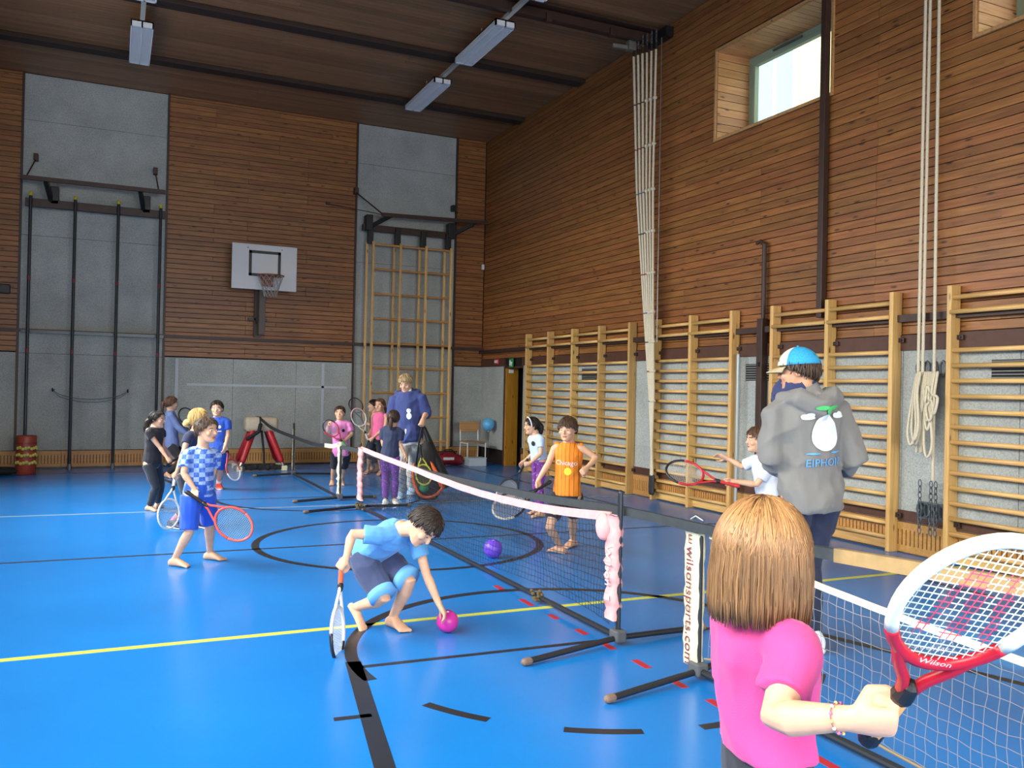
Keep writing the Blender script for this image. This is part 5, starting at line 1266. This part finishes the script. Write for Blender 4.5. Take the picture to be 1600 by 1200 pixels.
# 3 boy in white behind the man
p3 = person('boy in a white T-shirt facing left, half hidden by the man in grey', 1.25, 7.2, (1203, 800, .05), (1193, 712, .05), (1184, 687, .03),
    (-.97, 0, .12), (-.90, 0, .30), (-.9, 0, .3), {'L': ((1203, 900), (1180, 902)), 'R': ((1212, 893), (1190, 894))},
    {'L': dict(e=(1182, 757, -.4), w=(1146, 752, -.2), racket=dict(tip=(1054, 730, .1), L=.60, n=(.25, .55, .8), side=1, back=.10, label='red and black racket held out by the boy in white', c1='#c22a33', c2='#2a2d31', s='#cfd2c8', g='#c03030', butt='#c03030')),
     'R': dict(e=(1160, 729, .5), w=(1136, 716, .2), hd=(1128, 713, 0.), curl=.25)}, shirt=dict(m=cloth('white football shirt', '#dbe3ee', .03), sleeve=.75, sg=.012, hem=-.03, g=.013, wr=.006), legs=dict(m=NAVY, len=.8, g=.014),
    shoes=dict(m=mat('dark trainer', '#30343c', .6)), hairspec=dict(color='#5a4230', style='short', thick=.06, strands=260, seed=8, rough=.035, fringe=6))
decal(p3['shirt'], p3['J']['Lsh']-V(0, 0, .05), nrm(np.cross(V(0, 0, 1), -S_T))*-1, V(0, 0, 1), [disc(0, 0, .02, .02)], mat('navy crest', '#2a3350', .8), 'crest', .004)

# 4 boy in the orange jersey
def orange():
    lat = sv(.96, 0, .28)
    sm = stripe_mat('orange striped jersey', '#ee8a1e', '#8a4a12', lat, 27., .12)
    return person('boy in an orange basketball jersey with a black racket behind the net', 1.27, 7.83, (886, 772, .0), (889, 692, 0), (887, 670, -.03),
    (-.42, -.10, .88), (-.28, 0, .96), (-.3, 0, .95), {'R': ((881, 866), (853, 861)), 'L': ((899, 853), (884, 857))},
    {'R': dict(e=(857, 724, -.3), w=(841, 750, -.5), racket=dict(tip=(783, 790, -.3), L=.60, n=(.3, .7, .6), side=1, back=.11, label='black and white racket held low by the boy in orange', c1='#202226', c2='#cfcab8', s='#c9c6b4')),
     'L': dict(e=(932, 716, .1), w=(917, 731, -.9), curl=.8)}, shirt=dict(m=sm, name='jersey', sleeve=0, hem=-.02, g=.014, wr=.004), legs=dict(m=cloth('dark shorts', '#1f2433', .05), len=.72, g=.016),
    hairspec=dict(color='#4a3626', style='short', thick=.06, strands=320, seed=4, rough=.04, fringe=12), facekw=dict(open_mouth=True, closed=True))
p4 = orange()
rt4, up4 = nrm(np.cross(p4['sp'], p4['fc'])), p4['sp']; c4 = p4['tor'](.62)
decal(p4['shirt'], c4, rt4, up4, [text_shape('Chicago', .062)], M_WHITE, 'lettering', .004)
YEL = mat('yellow patch', '#e6e03c', .6)
decal(p4['shirt'], c4+rt4*.02-up4*.075, rt4, up4, [disc(0, 0, .034, .034)], YEL, 'round_patch', .004)
decal(p4['legs'], p4['J']['Rhip']*.55+p4['J']['Rkn']*.45+rt4*.02, rt4, V(0, 0, 1), [disc(0, 0, .036, .032)], YEL, 'round_patch', .004)

# 5 girl with a headband
p5 = person('girl in a pale blue top, purple leggings and white headband', 1.19, 10.16, (843, 718, 0), (836, 680, 0), (831, 665, 0), (-.95, -.12, .25), (-.85, 0, .5), (-.85, 0, .4),
    {'L': ((849, 808), (822, 810)), 'R': ((846, 803), (822, 804))}, {'L': dict(e=(845, 709, -.4), w=(828, 724, -.5), racket=dict(tip=(786, 786, -.2), L=.58, n=(.5, .5, .7), side=1, back=.06, label='dark racket with pale head held by the girl with the headband', c1='#26292c', c2='#d9d2bd', s='#d2cfbf')),
     'R': dict(e=(838, 704, .4), w=(820, 720, .2), curl=.4)}, shirt=dict(m=cloth('pale blue T-shirt', '#bcd2ea', .04), sleeve=.6, hem=-.0, g=.012, wr=.004), legs=dict(m=spot_mat('purple patterned leggings', '#7d3a94', '#c79ad0', 30, .2), len=1.95, g=.006, name='leggings'),
    hairspec=dict(color='#241b18', style='long', thick=.06, strands=220, seed=6, tail=[(0, -.42, .05, .17), (0, -.55, -.15, .19), (0, -.52, -.45, .14), (0, -.48, -.62, .05)]), voxel=.0075)
hb = MB(); hc, f, u, hh = p5['hc'], p5['fh'], p5['uh'], p5['hh']; l = np.cross(u, f)
hb.tube([hc+(f*.10-f*.1*abs(math.cos(t)))*hh+(l*math.cos(t)*.41+u*(.03+math.sin(t)*.52))*hh+f*.12*hh for t in np.linspace(-.1, math.pi+.1, 21)], .035*hh, 8); hb.obj('headband', mat('white headband', '#e6e8ea', .6), p5['root'], None, True)
decal(p5['shirt'], p5['tor'](.7), nrm(np.cross(p5['sp'], S_T)), p5['sp'], [disc(-.04, 0, .022, .03)], M_BLACKRUB, 'print', .004)

# 6 boy bending for the ball
SKYB = cloth('sky blue football shirt', '#5ea3dc', .05); NVS = cloth('slate blue shorts', '#3a4568', .06)
p6 = person('boy in a sky blue kit bending down to the magenta ball', 1.30, 5.35, (577, 862, .02), (628, 826, -.18), (663, 822, -.28),
    (.42, -.78, .46), (.62, -.62, .48), (.80, -.2, .55), {'R': ((546, 950), (566, 984), .6), 'L': ((607, 978), (645, 993))},
    {'R': dict(e=(550, 834, -.1), w=(541, 872, -.2), racket=dict(tip=(530, 1006, -.25), L=.56, n=(1., .05, .12), side=1, back=.05, label='white and red racket hanging from the bending boy\'s hand', c1='#e0ded6', c2='#23262a', s='#cfd2cc', g='#e0603c', butt='#e0603c')),
     'L': dict(e=(667, 899, -.1), w=(686, 944, -.1), hd=(696, 962, 0.), curl=.35, pn=(.2, -.9, .2))}, shirt=dict(m=SKYB, sleeve=.62, sg=.014, hem=-.02, g=.014, flare=.014, wr=.006), legs=dict(m=NVS, len=.92, g=.018, g1=.024, wr=.006),
    hairspec=dict(color='#2e241d', style='short', thick=.07, strands=420, seed=9, rough=.05, fringe=8), uh=(.78, .52, .1), voxel=.0058, facekw=dict(closed=True))
for k in 'LR':
    hip, kn = p6['J'][k+'hip'], p6['J'][k+'kn']; e = hip+(kn-hip)*.93; dq = nrm(kn-hip); c = MB(); c.tube([e-dq*.035, e+dq*.014], [.0672*1.30+.006, .0655*1.30+.006] if False else [.087, .0865], 16, False); c.obj('hem_band', mat('light blue hem', '#6fb4ea', .8), p6['legs'], None, True)
c6 = p6['tor'](.62); rt6 = nrm(np.cross(p6['sp'], p6['fc']))

# 7 boy in the checked jersey
p7 = person('boy in a blue checked jersey and royal blue shorts, barefoot with a racket', 1.22, 7.03, (310, 770, 0), (316, 700, 0), (323, 672, -.02), (.90, -.05, .40), (.72, 0, .68), (.8, 0, .6),
    {'R': ((266, 884), (305, 888)), 'L': ((321, 874), (356, 877))}, {'R': dict(e=(287, 740, -.3), w=(304, 764, -.3), racket=dict(tip=(390, 828, -.2), L=.60, n=(-.25, .30, .9), side=-1, back=.06, label='coral red racket held by the boy in the checked jersey', c1='#e0564e', c2='#e2685c', s='#9fb8a8')),
     'L': dict(e=(333, 738, .5), w=(322, 765, -.2))}, shirt=dict(m=check_mat(), name='jersey', sleeve=.68, sg=.014, hem=-.06, g=.012, wr=.006), legs=dict(m=cloth('royal blue shorts', '#1f55c8', .05), len=.92, g=.018, g1=.024, wr=.006),
    hairspec=dict(color='#4a3a2c', style='short', thick=.055, strands=320, seed=2, rough=.035), facekw=dict(open_mouth=True))

# 8 blonde girl behind him
p8 = person('girl with a blonde bun and dark top behind the boy in the checked jersey', 1.25, 8.95, (293, 738, 0), (305, 674, 0), (311, 654, 0), (.85, 0, -.3), (.75, 0, .1), (.7, 0, .3),
    {'R': ((266, 824), (284, 827)), 'L': ((313, 824), (331, 827))}, {'R': dict(e=(287, 706, -.5), w=(276, 738, -.3), racket=dict(tip=(262, 810, -.2), L=.57, n=(.75, .1, .6), side=1, back=.05, label='white racket held low by the blonde girl', c1='#dcdcd4', c2='#d6d6ce', s='#b9c0bc', g='#d8d4cc')),
     'L': dict(e=(318, 705, .5), w=(325, 725, .3))}, shirt=dict(m=NAVY, sleeve=.5, hem=-.05, g=.012, wr=.005), legs=dict(m=cloth('charcoal leggings', '#343b48', .06), len=1.6, g=.007, name='leggings'),
    shoes=dict(m=mat('navy trainer', '#28304e', .6), sock=mat('pink sock', '#d48a9c', .8), sl=.35), hairspec=dict(color='#c9a768', style='long', thick=.06, strands=260, seed=7, tail=[(0, -.42, -.12, .12), (0, -.58, -.18, .17), (0, -.62, -.3, .15), (0, -.55, -.38, .06)]), voxel=.0075)

# 9 girl in black
p9 = person('girl in black with a long dark pony tail, standing at the left', 1.18, 9.95, (238, 722, 0), (242, 668, 0), (246, 655, 0), (.93, -.08, .12), (.88, 0, .3), (.88, 0, .3),
    {'R': ((229, 798), (254, 801)), 'L': ((243, 795), (268, 788))}, {'R': dict(e=(250, 699, -.4), w=(261, 715, -.4), racket=dict(tip=(318, 690, .8), L=.58, n=(.1, 1., .25), side=1, back=.05, label='orange racket held level by the girl in black', c1='#c8683a', c2='#c26034', s='#a89a80')),
     'L': dict(e=(254, 697, .6), w=(266, 712, .4))}, shirt=dict(m=cloth('black top', '#1d1f26', .05), sleeve=.4, hem=-.05, g=.012, wr=.004), legs=dict(m=cloth('dark grey leggings', '#2c3138', .05), len=1.92, g=.009, name='leggings'),
    hairspec=dict(color='#211a18', style='long', thick=.055, strands=200, seed=12, tail=[(0, -.42, -.05, .13), (0, -.62, -.2, .16), (0, -.68, -.6, .17), (0, -.6, -1.0, .08)]), voxel=.0075)

# 10 girl in the blue sweater
p10 = person('girl in a long-sleeved grey-blue sweater standing by the back wall', 1.30, 13.7, (269, 695, 0), (266, 642, 0), (268, 630, 0), (.72, -.05, -.45), (.8, 0, -.25), (.8, 0, -.2),
    {'R': ((258, 746), (272, 748)), 'L': ((268, 744), (283, 745))}, {'R': dict(e=(279, 668, -.2), w=(293, 680, -.2), racket=dict(tip=(290, 648, .5), L=.58, n=(.6, .2, .8), side=1, back=.05, label='black racket held up by the girl in the grey-blue sweater', c1='#202226', c2='#2a2c30', s='#777d80')),
     'L': dict(e=(281, 666, .5), w=(296, 676, .3))}, shirt=dict(m=cloth('grey blue sweater', '#6f83b4', .06), name='sweater', sleeve=1.85, sg=.012, hem=-.08, g=.014, wr=.005), legs=dict(m=BLACKLEG, len=1.92, g=.009, name='leggings'),
    hairspec=dict(color='#5a4030', style='long', thick=.05, strands=160, seed=14, tail=[(0, -.42, .1, .12), (0, -.6, -.05, .15), (0, -.62, -.4, .12), (0, -.55, -.6, .05)]), voxel=.0085)

# 11 boy in the royal blue kit
p11 = person('boy in a royal blue football kit with orange trainers', 1.28, 11.85, (340, 704, 0), (340, 652, 0), (339, 638, 0), (.22, -.05, .97), (.12, 0, 1.), (.12, 0, 1.),
    {'R': ((328, 764), (329, 770)), 'L': ((341, 763), (349, 770))}, {'R': dict(e=(330, 680, -.3), w=(345, 694, -.6), racket=dict(tip=(367, 752, -.1), L=.56, n=(.85, .1, .5), side=1, back=.05, label='white and red racket pointing down from the boy in royal blue', c1='#a83a3c', c2='#d6d8d8', s='#b9bcc0', g='#d9d4c8')),
     'L': dict(e=(356, 680, -.1), w=(352, 697, -.6))}, shirt=dict(m=cloth('royal blue shirt', '#2450b4', .05), sleeve=.62, sg=.014, hem=-.08, g=.013, wr=.005), legs=dict(m=cloth('royal blue kit shorts', '#1d44a6', .05), len=.85, g=.018, g1=.022),
    shoes=dict(m=mat('neon orange trainer', '#ee5a4a', .5), sock=mat('white sports sock', '#dfe3e6', .8), sl=.3), hairspec=dict(color='#231c18', style='short', thick=.05, strands=220, seed=15), voxel=.0075)
decal(p11['shirt'], p11['tor'](.72), nrm(np.cross(p11['sp'], p11['fc'])), p11['sp'], [disc(.045, 0, .02, .025), disc(.04, -.06, .03, .008)], M_WHITE, 'crest', .004)

# 12 boy in pink
p12 = person('boy in a pink football shirt and black shorts standing behind the far net', 1.21, 12.7, (533, 707, 0), (531, 658, 0), (531, 645, 0), (.05, -.02, 1.), (.15, 0, 1.), (.1, 0, 1.),
    {'R': ((519, 757), (518, 761)), 'L': ((534, 757), (535, 761))}, {'R': dict(e=(512, 676, -.1), w=(514, 664, -.9), curl=.6),
     'L': dict(e=(550, 678, -.1), w=(539, 688, -.8), racket=dict(tip=(503, 655, -.3), L=.50, n=(.35, -.35, .85), side=1, back=.10, label='red and black racket held across the chest of the boy in pink', c1='#b02a3a', c2='#3a3034', s='#b0a0a8', g='#3f9a5a'))},
    shirt=dict(m=cloth('pink football shirt', '#dd86c0', .05), sleeve=.75, sg=.016, hem=-.12, g=.016, wr=.006), legs=dict(m=cloth('black sports shorts', '#1c1d22', .05), len=.88, g=.018, g1=.02), hairspec=dict(color='#3a2c24', style='short', thick=.03, strands=160, seed=16, rough=.02), voxel=.0075)
r12, u12 = nrm(np.cross(p12['sp'], p12['fc'])), p12['sp']
decal(p12['shirt'], p12['tor'](.7), r12, u12, [disc(.05, .0, .022, .024)], M_BLACKRUB, 'crest', .004); decal(p12['shirt'], p12['tor'](.42), r12, u12, [text_shape('XBTO', .05)], M_BLACKRUB, 'lettering', .004)

# 13 girl in the pink tank top and the child behind her
p13 = person('girl in a bright pink tank top and black shorts by the ladder', 1.30, 14.25, (589, 686, 0), (594, 645, 0), (594, 633, 0), (-.35, -.02, .92), (-.35, 0, .93), (-.4, 0, .9),
    {'R': ((577, 740), (568, 742)), 'L': ((597, 742), (588, 744))}, {'L': dict(e=(602, 668, -.1), w=(583, 684, -.6), curl=.5), 'R': dict(e=(582, 669, .1), w=(577, 682, -.6), racket=dict(tip=(556, 643, -.2), L=.58, n=(.45, -.2, .85), side=1, back=.05, label='white racket held up by the girl in the pink tank top', c1='#d6d6d0', c2='#d0a8a4', s='#aab0b0', g='#c9c9c9'))},
    shirt=dict(m=cloth('bright pink tank', '#ee6f9e', .05), name='tank_top', sleeve=0, hem=-.02, g=.008, wr=.003), legs=dict(m=BLACKLEG, len=1.05, g=.012), hairspec=dict(color='#6a4a34', style='long', thick=.045, strands=160, seed=17, tail=[(.1, -.4, -.1, .12), (.2, -.5, -.35, .12), (.22, -.45, -.6, .05)]), voxel=.0085)
p13b = person('child with short dark hair half hidden behind the girl in the pink tank top', 1.28, 14.9, (586, 684, .1), (586, 645, .1), (584, 634, .1), (-.95, 0, .2), (-.8, 0, .4), (-.8, 0, .4),
    {'R': ((584, 738), (575, 739)), 'L': ((592, 737), (584, 738))}, {'L': dict(e=(588, 668, .1), w=(580, 676, -.2)), 'R': dict(e=(582, 666, .3), w=(575, 662, .2), racket=dict(tip=(559, 634, .3), L=.58, n=(.45, -.2, .85), side=1, back=.05, label='black racket held up behind the girl in the pink tank top', c1='#26262a', c2='#2a2426', s='#5a4a48'))},
    shirt=dict(m=cloth('dark grey shirt', '#3c4048', .05), sleeve=.55, hem=-.05, g=.012), legs=dict(m=BLACKLEG, len=1.5, g=.01), hairspec=dict(color='#2a201c', style='short', thick=.05, strands=140, seed=18), voxel=.009)

# 14 young man in the navy hoodie
p14 = person('young man in a navy short-sleeved hoodie and pale trousers looking down', 1.74, 11.6, (641, 684, 0), (637, 613, 0), (634, 598, -.05), (-.22, -.42, .87), (-.12, 0, 1.), (-.1, 0, 1.),
    {'R': ((626, 776), (620, 783)), 'L': ((645, 770), (640, 777))}, {'R': dict(e=(612, 648, .1), w=(616, 672, -.5), curl=.4), 'L': dict(e=(666, 646, .0), w=(661, 655, -.9), hd=(659, 664, -.3), curl=.9)}, adult=True, bw=.9,
    shirt=dict(m=cloth('navy hoodie', '#35437a', .06), name='hoodie', sleeve=1.25, sg=.018, hem=-.06, g=.020, hood=True, ribbed=True, wr=.008, ws=7.), legs=dict(m=cloth('pale grey trousers', '#d0d0c8', .05), len=1.93, g=.014, g1=.022, name='trousers', wr=.006),
    shoes=dict(m=mat('pale blue trainer', '#a9c8e6', .6)), hairspec=dict(color='#a08a64', style='short', thick=.06, strands=260, seed=19, rough=.04, fringe=4), voxel=.0085, facekw=dict(closed=True))
r14, u14 = nrm(np.cross(p14['sp'], p14['fc'])), p14['sp']
decal(p14['shirt'], p14['tor'](.52), r14, u14, [disc(.035, .05, .03, .03), disc(.035, -.02, .035, .045)], mat('print white', '#dfe8ee', .8), 'print', .005)
b = MB(); tt = p14['tor'](1.0)+p14['fc']*.045; b.tube([tt+r14*-.05+u14*.03, tt-u14*.035+p14['fc']*.02, tt+r14*.05+u14*.03], .018, 8); b.obj('undershirt_collar', M_WHITE, p14['root'], None, True)

# 15 girl in navy with purple leggings
p15 = person('girl in a navy top and purple leggings standing with her back turned', 1.19, 10.9, (609, 711, 0), (614, 667, 0), (615, 653, 0), (.15, -.05, -1.), (.2, 0, -.97), (.2, 0, -.97),
    {'L': ((602, 790), (603, 784)), 'R': ((614, 788), (622, 791))}, {'R': dict(e=(624, 692, .2), w=(633, 711, -.2), curl=.4), 'L': dict(e=(598, 692, .3), w=(603, 708, .7))}, shirt=dict(m=NAVY, sleeve=.75, sg=.012, hem=-.06, g=.013, wr=.005),
    legs=dict(m=spot_mat('violet patterned leggings', '#7a46a4', '#a77cc8', 26, .2), len=1.85, g=.008, name='leggings'), shoes=dict(m=mat('white slip-on', '#dfe0da', .6), sock=mat('short dark sock', '#2a2c33', .8), sl=.12),
    hairspec=dict(color='#3f2d24', style='long', thick=.05, strands=200, seed=20, tail=[(0, -.44, .0, .1), (0, -.55, -.15, .12), (.02, -.52, -.5, .14), (.02, -.48, -.75, .06)]), voxel=.0075)
# hair tie
MB().ell(p15['hc']+(-p15['fh']*.47-p15['uh']*.06)*p15['hh'], [p15['lc']*.022, p15['uh']*.012, p15['fh']*.02], 8, 5).obj('hair_tie', mat('pale hair tie', '#c9b08a', .6), p15['root'])

# ------------------------------------------------------------------ racket bag held by the young man
gx = p14['J']['Lwr']+V(0, 0, -.06); fb = fl(676, 782)
bag = empty('racket_bag', (fb[0], fb[1], 0), 'open black and orange racket bag held by the young man', 'bag')
M_ORG = mat('orange nylon', '#e2632c', .5, var=.12, vscale=14); M_BAGB = mat('black nylon', '#1d2023', .6, var=.2, vscale=14)
e0, e1 = at(662, 668, 11.35), at(697, 762, 11.35); lo0, lo1 = at(655, 772, 11.3), at(692, 778, 11.3)
b = MB(); b.loft([(e0*(1-t)+e1*t+S_T*-.04, nrm(S_R*.9+S_U*.4), S_T, .025+.075*t, .05+.08*t) for t in (0, .1, .3, .5, .7, .9, 1.)]); b.obj('rear_panel', M_BAGB, bag, None, True)
b = MB(); b.tube(catmull([at(646, 728, 11.25), at(645, 745, 11.2), at(652, 768, 11.2), at(664, 777, 11.2), at(680, 774, 11.2), at(692, 762, 11.25)], 5), [.035]*26, 8, True, .5); b.obj('front_rim', M_ORG, bag, None, True)
b = MB(); b.loft([(at(668, y, 11.33), S_R, S_T, w, .10) for y, w in ((690, .05), (705, .10), (730, .14), (755, .17), (770, .17), (780, .12))]); b.obj('pouch', mat('dark bag lining', '#2d2b2a', .8), bag, None, True)
b = MB(); b.loft([(at(x, y, 11.18), nrm(S_R*.8-S_U*.5), S_T, w, .02) for x, y, w in ((674, 722, .02), (680, 735, .05), (686, 750, .06), (690, 762, .03))]); b.obj('orange_flap', M_ORG, bag, None, True)
b = MB(); b.tube([gx+V(0, 0, .04), e0+S_U*.05, e0], .018, 8); b.tube([gx+V(0, 0, .04), at(655, 690, 11.3), at(650, 725, 11.3)], .014, 8); b.obj('carry_strap', M_BLACKRUB, bag)
gb = at(662.5, 762, 11.14); go = empty('ball', gb-V(0, 0, .06), 'green ball lying in the open racket bag', 'ball'); MB().ell(gb, [(.062, 0, 0), (0, .062, 0), (0, 0, .062)], 18, 12).obj('shell', mat('green foam ball', '#2f8a5a', .6), go, None, True)
rb = at(664, 735, 11.10); racket(at(657, 700, 11.15), nrm(at(661, 733, 11.10)-at(657, 700, 11.15)), sv(.2, .1, 1), .50, dict(label='yellow and orange racket sticking in the open racket bag', c1='#c9c83c', c2='#d6cf4a', s='#8a8a4a'), .02)

# ------------------------------------------------------------------ writing on the net sleeves
TXT = mat('maroon print', '#7a2f3e', .7)
vs, fs = text_shape('wilsonsports.com', .088)
y0 = 3.70; xs = NXC-.0275
MB().add([V(xs, 3.735-y*1.0, .375-x) for x, y in vs], fs).obj('lettering', TXT, slC)
vs, fs = text_shape('E', .07); MB().add([V(xs, 3.735-x, .725+y) for x, y in vs], fs).obj('logo', TXT, slC)
vs, fs = text_shape('Wilson', .085); MB().add([V(NX-.045, 4.42-y, .46-x) for x, y in vs], fs).obj('lettering', M_WHITE, slB)
MB().box((NX-.044, 4.42, .27), (.003, .05, .03)).obj('label_patch', M_WHITE, slB)
